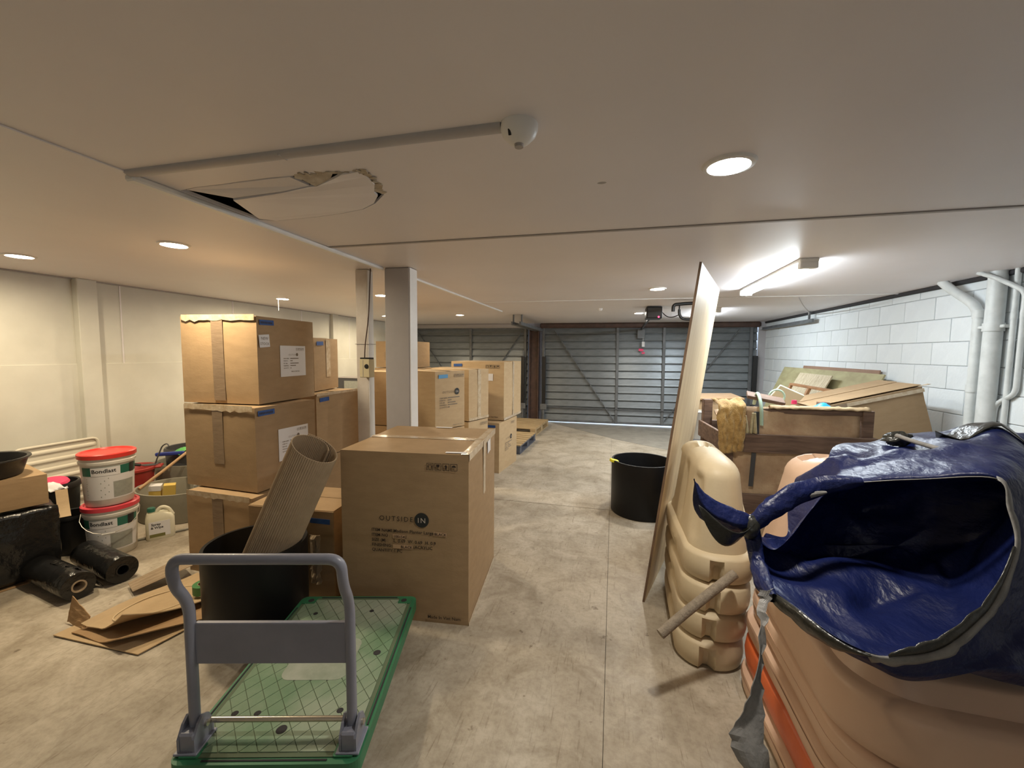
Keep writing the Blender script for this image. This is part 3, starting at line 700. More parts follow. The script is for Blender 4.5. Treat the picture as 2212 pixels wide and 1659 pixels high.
def decal(t, dim, face, u0, u1, v0, v1, mat, name, off=0.0055, tilt=0.0, th=0.0008, label=None):
    """thin plate on a face of a carton"""
    fr = frame_of(face, *dim, off); fr2 = frame_of(face, *dim, off+th)
    cu, cv = (u0+u1)/2, (v0+v1)/2; c, s = math.cos(tilt), math.sin(tilt)
    P = [(cu+(u-cu)*c-(v-cv)*s, cv+(u-cu)*s+(v-cv)*c) for u, v in ((u0, v0), (u1, v0), (u1, v1), (u0, v1))]
    V = [fr(*p) for p in P]+[fr2(*p) for p in P]
    b = BM(); b.from_mesh(pydata(V, [(3, 2, 1, 0), (4, 5, 6, 7), (0, 1, 5, 4), (1, 2, 6, 5), (2, 3, 7, 6), (3, 0, 4, 7)]))
    bmesh.ops.recalc_face_normals(b, faces=b.faces)
    o = obj(name, b, mat, t)
    if label: o['label'] = label
    return o
def ragged(t, dim, face, u0, u1, v, wid, mat, seed, name='packing_tape', off=0.006, n=16):
    """crumpled tape folded over a carton edge"""
    fr = frame_of(face, *dim, off); r = random.Random(seed)
    def f(a, b):
        u = u0+(u1-u0)*a; j = 0.006*math.sin(a*17+seed)+r.uniform(-0.004, 0.004)
        p = Vector(fr(u, v-wid*(1-b)*(0.75+0.5*abs(nz((a*4, b, seed), 2)))))
        if face == 'front': p.y -= 0.003+0.004*abs(j)*100*0.1*(b)
        if face == 'right': p.x += 0.003
        return p
    return obj(name, sheet(f, n, 3, 0.001), mat, t)
def printed(t, dim, face, u, v, s, ink=None, values=False):
    """logo and item lines as on the photographed cartons; s = scale"""
    ink = ink or M_INK; off = 0.0068
    P = Print(frame_of(face, *dim, off))
    P.text('OUTSIDE', u-0.140*s, v+0.064*s, 0.039*s, space=1.32)
    L = ['ITEM NAME :', 'ITEM NO :', 'SIZE (M) :', 'FINISHING:', 'QUANTITY:']
    for k, q in enumerate(L):
        P.text(q, u-0.185*s, v-0.0285*s*k, 0.024*s, bold=0.012)
    if values:
        P.text('Madison Planter Large', u-0.058*s, v, 0.0255*s, bold=0.012)
        P.text('L. 0.69  W. 0.69  H. 0.9', u-0.058*s, v-0.057*s, 0.0255*s, bold=0.012)
        P.text('/ACRYLIC', u+0.056*s, v-0.0855*s, 0.0255*s, bold=0.012)
        P.text('1 PC', u-0.058*s, v-0.114*s, 0.0255*s, bold=0.012)
    else:
        for k, ln in enumerate((0.20, 0.06, 0.13, 0.16, 0.03)):
            P.rect(u-0.05*s, u-0.05*s+ln*s, v-0.0285*s*k+0.002*s, v-0.0285*s*k+0.014*s)
    P.build('printed_text', ink, t)['kind'] = 'stuff'
    D = Print(frame_of(face, *dim, off)); D.disc(u+0.105*s, v+0.078*s, 0.041*s); dd = D.build('logo_disc', M_DOT, t)
    W = Print(frame_of(face, *dim, off+0.0006)); W.text('IN', u+0.105*s, v+0.063*s, 0.040*s, 'CENTER', 0, 1.3); W.build('logo_letters', M_INKW, dd)
def handling(t, dim, face, u, v, s, ink=None):
    P = Print(frame_of(face, *dim, 0.0068)); icons(P, u, v, s, s*0.16); P.build('handling_symbols', ink or M_INK, t)

# the big carton in front
t, D = carton('large cardboard carton with printed logo, nearest on the floor by the trolley', -1.139, 2.401, 5.9, 0.734, 0.777, 0, 0.961)
w, d, h = D
printed(t, D, 'front', 0.0, 0.505, 1.0, values=True)
handling(t, D, 'front', 0.135, 0.865, 0.038)
for (u0, u1, v0, v1) in ((0.172, 0.245, 0.499, 0.521), (-0.062, 0.012, 0.4705, 0.4925), (-0.062, 0.052, 0.4135, 0.4355)):
    decal(t, D, 'front', u0, u1, v0, v1, M_STICK, 'sticker')
P = Print(frame_of('front', *D, 0.0082))
P.text('BLACK', 0.177, 0.503, 0.022, bold=0.01); P.text('1001542', -0.058, 0.4745, 0.022, bold=0.01); P.text('BLACK', -0.016, 0.4175, 0.022, bold=0.01)
P.build('sticker_text', M_INK, t)
P = Print(frame_of('front', *D, 0.0068)); P.text('Made In Viet Nam', 0.135, 0.028, 0.0255, bold=0.012); P.build('origin_text', M_INK, t)
decal(t, D, 'top', -w/2, w/2, -0.03, 0.03, M_CLEARTAPE, 'packing_tape', 0.004)
decal(t, D, 'top', w/2-0.045, w/2, -d/2, d/2, M_CLEARTAPE, 'packing_tape', 0.0035)
decal(t, D, 'right', -d/2, d/2, h-0.04, h, M_CLEARTAPE, 'packing_tape', 0.003)
decal(t, D, 'right', -0.03, 0.03, 0.62, 0.95, M_CLEARTAPE, 'packing_tape', 0.0052)
decal(t, D, 'right', 0.10, 0.19, 0.845, 0.925, M_PAPER, 'label_sticker', 0.0056, 0.05)
decal(t, D, 'top', 0.23, 0.345, -d/2+0.02, -d/2+0.05, M_PAPER, 'label_sticker', 0.0056, 0.06)
decal(t, D, 'top', -0.06, 0.06, d/2-0.04, d/2-0.01, M_PAPER, 'label_sticker', 0.0056)
decal(t, D, 'top', -w/2, w/2, 0.0, 0.003, M_CARDIN, 'flap_seam', 0.0058)
decal(t, D, 'right', -d/2, d/2, 0.0, 0.016, M_CLEARTAPE, 'packing_tape', 0.001)

# stack of three on the left
def tall(label, x, y, r, w, d, z, h, lab=True, new=False):
    t, D = carton(label, x, y, r, w, d, z, h)
    s = None
    decal(t, D, 'front', -0.045, 0.045, 0.02 if new else 0.17, h-0.01, M_TAPE, 'packing_tape', 0.0062, 0.01)
    ragged(t, D, 'front', -w/2+0.02, w/2-0.01, h+0.002, 0.045, M_CLEARTAPE, z*3+1)
    decal(t, D, 'right', -d/2+0.02, -d/2+0.15, h-0.065, h-0.03, M_BLUETAPE, 'blue_tape', 0.0055, 0.02)
    P = Print(frame_of('right', *D, 0.0072))
    for k in range(9): P.rect(-d/2+0.03+k*0.012, -d/2+0.037+k*0.012, h-0.056, h-0.042)
    P.build('pen_marks', M_INK, t)
    if lab:
        u0 = -0.09; v0 = h*0.29; W = 0.27
        s = decal(t, D, 'right', u0, u0+W, v0, v0+0.225, M_PAPER, 'shipping_label', 0.0058, 0.0, label='white paper shipping label')
        P = Print(frame_of('right', *D, 0.0074))
        icons(P, u0+W-0.105, v0+0.19, 0.019, 0.004)
        P.text('OUTSIDE', u0+0.085, v0+0.153, 0.017, space=1.4)
        P.disc(u0+0.175, v0+0.16, 0.012)
        for k, q in enumerate(('ITEM NAME :', 'ITEM NO :', 'SIZE (M) :', 'FINISHING:', 'QUANTITY:')):
            vv = v0+0.128-0.0175*k; P.text(q, u0+0.03, vv, 0.011, bold=0.01)
            P.rect(u0+0.10, u0+0.10+(0.09, 0.025, 0.09, 0.06, 0.01)[k], vv+0.001, vv+0.007)
        P.text('Made In Viet Nam', u0+0.11, v0+0.032, 0.012, bold=0.015)
        P.build('label_print', M_INKPALE, s)
    if new:
        s = decal(t, D, 'right', -d/2+0.012, -d/2+0.105, h-0.215, h-0.13, M_PAPER, 'stock_note', 0.0058, 0.08)
        P = Print(frame_of('right', *D, 0.0074)); P.text('NEW', -d/2+0.06, h-0.165, 0.028, 'CENTER'); P.text('STOCK', -d/2+0.06, h-0.20, 0.025, 'CENTER'); P.build('note_text', M_INKPALE, s)
    return t
tall('taped cardboard carton with white label and stock note, topmost of the tall stack', -2.624, 2.556, 3.8, 0.598, 0.583, 1.136, 0.60, True, True)
tall('taped cardboard carton with white label, middle of the tall stack', -2.545, 2.464, -2.5, 0.622, 0.53, 0.565, 0.57)
tall('cardboard carton at the bottom of the tall stack', -2.485, 2.40, -2, 0.56, 0.56, 0.0, 0.563, False)

def plain(label, x, y, r, w, d, z, h, mat=None, blue=None, seam=None, logo=None, bluemat=None):
    t, D = carton(label, x, y, r, w, d, z, h, mat)
    if blue: decal(t, D, blue, -(w if blue == 'front' else d)/2+0.04, -(w if blue == 'front' else d)/2+0.16, h-0.075, h-0.04, bluemat or M_BLUETAPE, 'blue_tape', 0.0058, 0.03)
    if seam: decal(t, D, seam, -0.03, 0.03, 0.01, h-0.01, M_CLEARTAPE, 'packing_tape', 0.0055); decal(t, D, seam, -(d if seam != 'front' else w)/2, (d if seam != 'front' else w)/2, 0.0, 0.03, M_CLEARTAPE, 'packing_tape', 0.004)
    if logo:
        printed(t, D, logo, 0.0, h*0.52, 0.80*min(1, (d if logo == 'right' else w)/0.40), M_INKPALE)
        handling(t, D, logo, (d if logo == 'right' else w)*0.12, h*0.88, 0.030, M_INKPALE)
    decal(t, D, 'top', -w/2, w/2, -0.028, 0.028, M_CLEARTAPE, 'packing_tape', 0.0052)
    return t, D
# row behind the posts
t, D = plain('cardboard carton with clear tape standing on a lower one behind the tall stack', -2.915, 3.34, 11, 0.57, 0.456, 1.136, 0.489, M_CARD, 'right', None)
decal(t, D, 'right', -0.02, 0.06, 0.12, 0.47, M_CLEARTAPE, 'packing_tape', 0.0055)
t, D = plain('cardboard carton with shiny taped top edge, left of the narrow post', -2.782, 3.323, 0, 0.65, 0.612, 0.567, 0.567, M_CARD, 'right', None)
ragged(t, D, 'right', -D[1]/2, D[1]/2, D[2], 0.03, M_CLEARTAPE, 7)
plain('cardboard carton on the floor under the one beside the narrow post', -2.782, 3.323, 0, 0.64, 0.60, 0.0, 0.566)
plain('cardboard carton glimpsed between the two posts', -2.63, 4.62, 0, 0.6, 0.6, 0.636, 0.636)
plain('cardboard carton on the floor below the one between the posts', -2.63, 4.62, 0, 0.6, 0.6, 0.0, 0.635)
t, D = plain('pale cardboard carton with logo and light blue tape right of the broad post', -1.79, 3.905, -23.6, 0.52, 0.40, 0.752, 0.57, M_CARDP, 'right', None, 'right', M_BLUETAPEL)
P = Print(frame_of('right', *D, 0.0068)); P.text('Made In Viet Nam', 0.03, 0.02, 0.018); P.build('origin_text', M_INKPALE, t)
plain('cardboard carton on the floor under the pale one with light blue tape', -1.79, 3.905, -23.6, 0.52, 0.40, 0.0, 0.75, M_CARDP)
plain('pale cardboard carton with taped seam between two printed cartons', -1.747, 4.58, -16.6, 0.54, 0.393, 0.733, 0.583, M_CARDP, None, 'right')
t, D = plain('cardboard carton with symbols below the one with taped seam', -1.747, 4.58, -16.6, 0.53, 0.39, 0.0, 0.731, M_CARDP)
handling(t, D, 'right', 0.03, 0.66, 0.032, M_INKPALE)
t, D = plain('cardboard carton with white sticker on top of a pair, nearest the garage doors', -1.67, 5.421, -4.4, 0.735, 0.735, 0.64, 0.75, M_CARDP, 'front', 'right')
handling(t, D, 'front', 0.12, 0.66, 0.042); decal(t, D, 'front', 0.13, 0.22, 0.50, 0.59, M_PAPER, 'label_sticker', 0.0058)
P = Print(frame_of('front', *D, 0.0068)); P.text('Made In Viet Nam', 0.10, 0.03, 0.026, bold=0.01); P.build('origin_text', M_INK, t)
t, D = plain('pale printed carton on the floor at the bottom of a pair, nearest the pallets', -1.611, 5.233, -5.7, 0.6, 0.67, 0, 0.638, M_CARDP, None, None, 'right')
decal(t, D, 'front', 0.10, 0.25, 0.57, 0.60, M_BLUETAPE, 'blue_tape', 0.0058)
t, D = plain('small cardboard carton on top of the stack furthest behind the posts', -3.13, 5.793, -1.9, 0.59, 0.577, 1.266, 0.392, M_CARD, None, None, 'front')
decal(t, D, 'right', -D[1]/2+0.02, -D[1]/2+0.11, 0.03, 0.38, M_CLEARTAPE, 'packing_tape', 0.0055)
plain('cardboard carton in the middle of the stack furthest behind the posts', -3.13, 5.793, -1.9, 0.62, 0.6, 0.633, 0.632)
plain('cardboard carton at the bottom of the stack furthest behind the posts', -3.13, 5.793, -1.9, 0.62, 0.6, 0.0, 0.632)
plain('cardboard carton with only its lit top showing behind the pale cartons', -2.42, 6.02, 2, 0.62, 0.6, 0.633, 0.632)
plain('cardboard carton on the floor behind the pale cartons', -2.42, 6.02, 2, 0.62, 0.6, 0.0, 0.632)

# small open carton between pot and big carton
t = thing('open_carton', 'small open cardboard carton with torn flap behind the near black pot', 'box', (-1.891, 2.256, 0), rad(3.8), 'open cartons')
w, d, h = 0.573, 0.40, 0.545
for nm, c, s in (('wall', (0, -d/2, h/2), (w, 0.006, h)), ('wall', (0, d/2, h/2), (w, 0.006, h)), ('wall', (-w/2, 0, h/2), (0.006, d, h)), ('wall', (w/2, 0, h/2), (0.006, d, h))):
    obj(nm, box(c, s, 0.001), M_CARD, t)
obj('bottom', box((0, 0, 0.003), (w, d, 0.006)), M_CARDIN, t)
obj('flap', box((0, -d/4, h+0.004), (w, d/2-0.004, 0.005), 0.001, (0.02, 0, 0)), M_CARD, t)
obj('flap', box((0, d/4, h+0.004), (w, d/2-0.004, 0.005), 0.001, (-0.03, 0, 0)), M_CARD, t)
obj('blue_tape', box((0.20, -d/2-0.005, h-0.06), (0.13, 0.002, 0.03), 0, (0, 0.02, 0)), M_BLUETAPE, t)
def tear(u, v):
    z = 0.10+0.30*v; x = 0.17+0.07*(u-0.5)*(1+0.35*nz((u*3, v*9, 1), 1.5)); return (x, -d/2-0.008-0.03*math.sin(PI*u)*abs(nz((u, v*4, 2), 2))-0.004, z)
tag(obj('torn_flap', sheet(tear, 6, 14, 0.004), M_KRAFT, t), 'torn strip of cardboard hanging off the front')

# ================================================================== TROLLEY
t = thing('platform_trolley', 'green platform trolley with a slate blue folding handle', 'trolley', (-1.160, 1.430, 0), rad(14.8))
TW, TL, TZ = 0.60, 0.905, 0.20
def rrect(hw, hl, r, n=6):
    out = []
    for cx, cy, a0 in ((hw-r, hl-r, 0), (-hw+r, hl-r, PI/2), (-hw+r, -hl+r, PI), (hw-r, -hl+r, 1.5*PI)):
        for k in range(n+1):
            a = a0+PI/2*k/n; out.append((cx+r*math.cos(a), cy+r*math.sin(a)))
    return out
bm = BM(); prism(bm, rrect(TW/2, TL/2, 0.035), TZ-0.055, TZ-0.004); obj('deck', bm, M_GREEN, t)
bm = BM(); prism(bm, rrect(TW/2-0.022, TL/2-0.022, 0.02), TZ-0.0045, TZ-0.001); obj('deck_mat', bm, M_GROOVE, t)
# tread: raised diamonds
hw, hl = TW/2-0.038, TL/2-0.038; s = 0.052; cnt = 0
tr = BM()
def clip(P):
    for ax, sg, lim in ((0, 1, hw), (0, -1, hw), (1, 1, hl), (1, -1, hl)):
        out = []
        for k in range(len(P)):
            p, q = P[k], P[(k+1) % len(P)]; dp = lim-sg*p[ax]; dq = lim-sg*q[ax]
            if dp > 0: out.append(p)
            if dp*dq < 0: f = dp/(dp-dq); out.append((p[0]+(q[0]-p[0])*f, p[1]+(q[1]-p[1])*f))
        P = out
        if len(P) < 3: return []
    return P
for i in range(-14, 15):
    for j in range(-14, 15):
        cx = (i+j)*s*0.62; cy = (i-j)*s*0.80
        if abs(cx) < 0.10 and abs(cy) < 0.09: continue
        a, b = s*0.62*0.955, s*0.80*0.955
        q = clip([(cx-a, cy), (cx, cy-b), (cx+a, cy), (cx, cy+b)])
        if len(q) < 3: continue
        prism(tr, q, TZ-0.0012, TZ+0.0012)
o = obj('tread', tr, M_DECK, t); tag(o, 'diamond tread pattern', None, None, 'stuff')
bm = BM(); prism(bm, rrect(0.13, 0.12, 0.04), TZ-0.0012, TZ+0.0020); obj('badge_plate', bm, M_BADGE, t)
P = Print(lambda u, v: (u, v, TZ+0.0024))
for (a, b_, c, d_) in ((-0.055, 0.055, -0.027, 0.027),): P.ring(a, b_, c, d_, 0.003)
P.build('badge_outline', M_GROOVE, t)
for sx in (-1, 1):
    for sy in (-1, 1):
        bm = BM(); prism(bm, [(sx*(TW/2-0.055)+x, sy*(TL/2-0.045)+y) for x, y in rrect(0.032, 0.026, 0.006, 2)], TZ-0.003, TZ+0.0025); obj('corner_pad', bm, M_GREEN, t)
        bm = BM(); lathe(bm, [(0, 0.001), (0.013, 0.001), (0.015, 0)], 14, (sx*(TW/2-0.06), sy*(TL/2-0.045), TZ+0.0025)); obj('bolt_hole', bm, M_DARKGAP, t)
for (x, y, r) in ((0.0, -0.335, 0.018), (0.215, 0.03, 0.016), (-0.2, -0.27, 0.012), (0.17, -0.26, 0.012), (-0.12, -0.27, 0.012), (-0.17, 0.30, 0.011), (0.10, 0.32, 0.011)):
    bm = BM(); lathe(bm, [(0, 0.0012), (r*0.85, 0.0012), (r, 0)], 16, (x, y, TZ+0.0012)); obj('drain_hole', bm, M_DARKGAP, t)
for sx in (-1, 1): obj('edge_slot', box((sx*(TW/2-0.013), 0.02, TZ-0.0035), (0.006, TL*0.74, 0.003)), M_DARKGAP, t)
for sy in (-1, 1): obj('edge_slot', box((0, sy*(TL/2-0.013), TZ-0.0035), (TW*0.66, 0.006, 0.003)), M_DARKGAP, t)
for sx in (-1, 1):
    for sy in (-1, 1):
        cx, cy = sx*0.225, sy*0.34
        wb = BM(); lathe(wb, [(0.0, -0.018), (0.052, -0.018), (0.058, -0.012), (0.058, 0.012), (0.052, 0.018), (0.0, 0.018)], 24)
        fb = BM()
        for q in (-1, 1): bx(fb, (cx+q*0.027, cy+0.01, 0.095), (0.004, 0.045, 0.09), 0.001)
        bx(fb, (cx, cy+0.01, 0.140), (0.085, 0.085, 0.006), 0.001); fk = obj('caster_fork', fb, M_ZINC, t)
        obj('wheel', wb, M_RUBBER, fk, smooth=40, loc=(cx, cy, 0.058), rot=(0, PI/2, 0))
# handle
HX, HY = 0.258, -TL/2+0.075
arc = bend([(-HX, HY, TZ+0.05), (-HX, HY, 0.685), (-HX-0.002, HY-0.055, 0.775), (-HX, HY-0.062, 0.862), (HX, HY-0.062, 0.862), (HX+0.002, HY-0.055, 0.775), (HX, HY, 0.685), (HX, HY, TZ+0.05)], 0.095, 8)
obj('handle', tube(BM(), arc, 0.0165, 14), M_STEELBLUE, t, smooth=60)
pb = BM(); bx(pb, (0, HY, 0.545), (2*HX-0.03, 0.004, 0.136), 0.001); bx(pb, (0, HY+0.006, 0.613), (2*HX-0.03, 0.014, 0.004), 0.001); bx(pb, (0, HY+0.006, 0.477), (2*HX-0.03, 0.014, 0.004), 0.001)
obj('handle_panel', pb, M_STEELBLUE, t)
for sx in (-1, 1):
    hb = BM(); n0 = [(-0.045, TZ), (0.045, TZ), (0.045, TZ+0.045), (0.025, TZ+0.085), (0.0, TZ+0.10), (-0.022, TZ+0.085), (-0.045, TZ+0.05)]
    for q in (-1, 1):
        x0 = sx*HX+q*0.024
        A = [hb.verts.new((x0-0.004, HY+y, z)) for y, z in n0]; B = [hb.verts.new((x0+0.004, HY+y, z)) for y, z in n0]
        hb.faces.new(A[::-1]); hb.faces.new(B)
        for k in range(len(n0)): hb.faces.new((A[k], A[(k+1) % 7], B[(k+1) % 7], B[k]))
    bx(hb, (sx*HX, HY-0.012, TZ+0.034), (0.05, 0.062, 0.066), 0.006)
    bx(hb, (sx*HX, HY-0.002, TZ+0.004), (0.075, 0.10, 0.008), 0.002)
    bmesh.ops.recalc_face_normals(hb, faces=hb.faces)
    o = obj('hinge_bracket', hb, M_STEELBLUE, t)
    b2 = BM(); tube(b2, [(sx*HX-0.036, HY+0.01, TZ+0.06), (sx*HX+0.036, HY+0.01, TZ+0.06)], 0.010, 10); obj('hinge_bolt', b2, M_ZINC, o, smooth=40)
obj('foot_rod', tube(BM(), [(-HX, HY+0.03, TZ+0.052), (HX, HY+0.03, TZ+0.052)], 0.009, 10), M_ZINC, t, smooth=40)

# ================================================================== ROUND POTS
def pot(label, x, y, r, h):
    t = thing('round_pot', label, 'pot', (x, y, 0), 0, 'round black pots')
    b = BM(); lathe(b, [(0, 0.0), (r-0.012, 0.0), (r-0.003, 0.012), (r, h-0.012), (r-0.002, h), (r-0.018, h), (r-0.020, h-0.01), (r-0.024, 0.02), (0, 0.02)], 56)
    obj('body', b, M_BLACKMATTE, t, smooth=45)
    return t
pot('round black pot holding a rolled corrugated sheet beside the trolley', -1.835, 1.765, 0.248, 0.48)
t = pot('round black pot with yellow tape on its rim next to the plywood', 0.292, 4.05, 0.285, 0.50)
tp = BM(); bx(tp, (-0.262, -0.085, 0.490), (0.075, 0.05, 0.028), 0.004, (0, 0.25, 0.3)); obj('yellow_tape', tp, M_YTAPE, t)
bm = BM(); lathe(bm, [(0.0, -0.016), (0.05, -0.016), (0.05, 0.016), (0.0, 0.016)], 20); bmesh.ops.rotate(bm, matrix=Matrix.Rotation(PI/2, 3, 'X'), verts=bm.verts, cent=(0, 0, 0))

# corrugated roll leaning in the near pot
A = Vector((-1.915, 1.745, 0.11)); B = Vector((-1.545, 1.865, 0.985)); ax = (B-A); LN = ax.length; Rm = ax.to_track_quat('Z', 'Y').to_matrix()
NS, NT = 420, 10
def rollpt(k, j):
    q = k/NS; th = -2.55*PI*q + 0.6
    r = 0.122-0.056*q*q + 0.0022*math.cos(k*PI/2.5)
    x = r*0.82*math.cos(th); y = r*1.10*math.sin(th)
    if q > 0.72: x += 0.03*(q-0.72)/0.28
    z = LN*j/NT*(1.0) + (0.03*math.sin(th*1.0+1) if j == NT else 0.0)
    return A + Rm @ Vector((x, y, z))
V = [rollpt(k, j) for j in range(NT+1) for k in range(NS+1)]
F = [(j*(NS+1)+k, j*(NS+1)+k+1, (j+1)*(NS+1)+k+1, (j+1)*(NS+1)+k) for j in range(NT) for k in range(NS)]
rl = obj('cardboard_roll', pydata(V, F), M_KRAFT, smooth=False)
md = rl.modifiers.new('s', 'SOLIDIFY'); md.thickness = 0.003
tag(rl, 'rolled sheet of ribbed corrugated cardboard leaning in the near black pot', 'cardboard')
# ================================================================== LEFT CLUTTER
# white ribbed panel against the wall
t = thing('ribbed_panel', 'white ribbed plastic panel leaning on the cream wall', 'panel', (-4.59, 2.50, 0), 0)
def rib(u, v):
    z = 0.68*v; lean = -0.06*v
    if not (0 < u < 1) or not (0 < v < 1): bumpv = 0
    else: bumpv = 0.012*max(0.0, math.sin(v*PI*2*9))**0.5
    return (lean+bumpv, -0.28+0.56*u, z)
obj('sheet', sheet(rib, 12, 72, 0.004), M_PANELW, t)
obj('rim', tube(BM(), bend([(0.005, -0.28, 0.0), (-0.055, -0.28, 0.68), (-0.055, 0.28, 0.68), (0.005, 0.28, 0.0)], 0.05), 0.012, 8), M_PANELW, t, smooth=50)

# wrapped box, carton tray and tub at far left
RZ = rad(-16)
t = thing('wrapped_box', 'box wrapped in black plastic film under the shallow carton at left edge', 'box', (-3.86, 1.66, 0), RZ)
def film(w, d, h, amp, seed):
    b = soft_box(w, d, h, seed, 0.015, 0.012, 14)
    for v in b.verts:
        if v.co.z > 0.01:
            n = Vector((v.co.x, v.co.y, 0)).normalized(); v.co += n*amp*(nz(v.co, 9, seed)+0.5*nz(v.co, 22, seed))
    return b
obj('film', film(0.46, 0.62, 0.45, 0.016, 3), M_BLACKGLOSS, t, smooth=True, loc=(0, 0, 0.02))
obj('loose_film', film(0.16, 0.22, 0.16, 0.04, 8), M_BLACKGLOSS, t, smooth=True, loc=(0.20, -0.22, 0.012))
t2, D = carton('shallow cardboard carton resting on the black wrapped box at left edge', -3.87, 1.64, -16, 0.46, 0.58, 0.492, 0.20, M_CARD)
t = thing('black_tub', 'wide black tub standing on the shallow carton at left edge', 'tub', (-3.85, 1.66, 0.692), 0)
bm = BM(); lathe(bm, [(0, 0), (0.20, 0), (0.228, 0.095), (0.243, 0.105), (0.241, 0.113), (0.222, 0.11), (0.195, 0.012), (0, 0.012)], 40); obj('body', bm, M_BLACKPL, t, smooth=45)
tag(obj('cardboard_mat', box((-3.86, 1.62, 0.004), (0.46, 0.70, 0.006), 0.001, (0, 0, RZ)), M_CARDIN), 'flat cardboard sheet on the floor under the black wrapped box', 'cardboard')
# black bins between the box and the pails
def bin_(label, x, y, z, r, h, mat=M_BLACKPL, name='black_bucket', taper=0.85, cat='bucket'):
    t = thing(name, label, cat, (x, y, z))
    b = BM(); lathe(b, [(0, 0), (r*taper, 0), (r*0.99, h*0.9), (r*1.05, h*0.91), (r*1.05, h*0.96), (r, h), (r-0.012, h-0.004), (r*taper-0.01, 0.012), (0, 0.012)], 36)
    obj('body', b, mat, t, smooth=45); return t
bin_('short black bucket on the floor between wrapped box and stacked pails', -3.865, 2.13, 0, 0.115, 0.29)
t = bin_('open black bucket with a pink lid inside, behind the short black bucket', -4.16, 2.18, 0, 0.155, 0.48)
bm = BM(); lathe(bm, [(0, 0.02), (0.09, 0.018), (0.10, 0.0), (0, -0.01)], 24); obj('pink_lid', bm, M_PINK, t, smooth=40, loc=(0.02, -0.01, 0.475), rot=(0.1, 0.12, 0))
bin_('small grey translucent bucket leaning between black buckets and pails', -4.14, 2.52, 0, 0.13, 0.36, M_LBLGREY, 'grey_bucket')
tag(obj('rag', sheet(lambda u, v: (-3.80+0.12*(u-.5), 1.99+0.12*(v-.5), 0.515+0.05*math.sin(PI*u)*math.sin(PI*v)+0.02*nz((u*3, v*3, 0), 2)), 10, 10, 0.004), M_PAPER, smooth=True), 'crumpled white rag between shallow carton and pink lid', 'rag')
tag(obj('cardboard_strip', sheet(lambda u, v: (-3.655+0.10*v+0.03*(u-.5), 1.965-0.045*v+0.05*(u-.5), 0.535-0.165*v-0.02*math.sin(PI*v)), 3, 10, 0.004), M_CARDP), 'thin pale cardboard strip hanging beside the shallow carton', 'cardboard')

# paint pails
def pail(label, x, y, z, lidmat, rot, wire):
    t = thing('pail', label, 'bucket', (x, y, z), rot, 'stacked white pails')
    r0, r1, H = 0.132, 0.150, 0.375
    b = BM(); lathe(b, [(0, 0), (r0-0.004, 0), (r0, 0.006), (r1-0.004, H-0.075), (r1+0.004, H-0.072), (r1+0.006, H-0.055), (r1, H-0.05), (r1, H-0.02)], 44); obj('body', b, M_PAIL, t, smooth=35)
    b = BM(); lathe(b, [(r1, H-0.032), (r1+0.010, H-0.030), (r1+0.011, H-0.002), (r1+0.004, H+0.004), (r1-0.006, H+0.004), (r1-0.012, H-0.006), (0, H-0.006)], 44); obj('lid', b, lidmat, t, smooth=35)
    def wrap(a0, a1, z0, z1, mat, nm, off):
        def f(u, v):
            a = a0+(a1-a0)*u; zz = z0+(z1-z0)*v; r = r0+(r1-0.004-r0)*zz/(H-0.075)+off; return (r*math.cos(a), r*math.sin(a), zz)
        return obj(nm, sheet(f, 16, 2), mat, t, smooth=True)
    c = -PI/2
    wrap(c-1.25, c+1.25, 0.05, 0.285, M_PAPER, 'label', 0.0012)
    wrap(c-1.25, c+1.25, 0.225, 0.287, M_LBLGREEN, 'label_band', 0.0018)
    wrap(c+0.72, c+1.05, 0.222, 0.290, M_BLACKPL, 'label_picture', 0.0024)
    wrap(c+0.02, c+0.95, 0.06, 0.175, M_LBLGREY, 'label_photo', 0.0022)
    wrap(c-0.80, c+0.30, 0.224, 0.285, M_PAPER, 'name_patch', 0.0026)
    def curved(P_, name, mat, off):
        V = []
        for (u, v, _) in P_.V:
            r = r0+(r1-0.004-r0)*v/(H-0.075)+off; a = c+u/r; V.append((r*math.cos(a), r*math.sin(a), v))
        obj(name, pydata(V, P_.F), mat, t)
    P = Print(lambda u, v: (u, v, 0)); P.text('Bondlast', -0.112, 0.246, 0.038, bold=0.02); curved(P, 'label_text', M_LBLINK, 0.0032)
    P = Print(lambda u, v: (u, v, 0))
    for k in range(9): P.rect(-0.15, -0.02-0.02*(k % 3), 0.20-0.0165*k, 0.207-0.0165*k)
    curved(P, 'label_lines', M_LBLGREY, 0.0030)
    if wire:
        pts = [(-(r1+0.008), 0, H-0.06)]
        for k in range(1, 12):
            a = PI*k/12; pts.append((-(r1+0.012)*math.cos(a), -(0.04+(r1+0.0)*math.sin(a)*0.93), H-0.06-0.12*math.sin(a)))
        pts.append(((r1+0.008), 0, H-0.06))
        obj('wire_handle', tube(BM(), pts, 0.0025, 6), M_WIRE, t)
        obj('grip', tube(BM(), [(-0.035, -(r1+0.038), H-0.178), (0.035, -(r1+0.038), H-0.178)], 0.007, 8), M_PAIL, t)
    return t
FACE = rad(52)
pail('white pail with coral lid and wire handle, lower of the stacked pair', -3.585, 2.20, 0, M_CORAL, FACE, True)
pail('white pail with red lid, upper of the stacked pair', -3.580, 2.195, 0.381, M_REDLID, FACE+0.25, False)

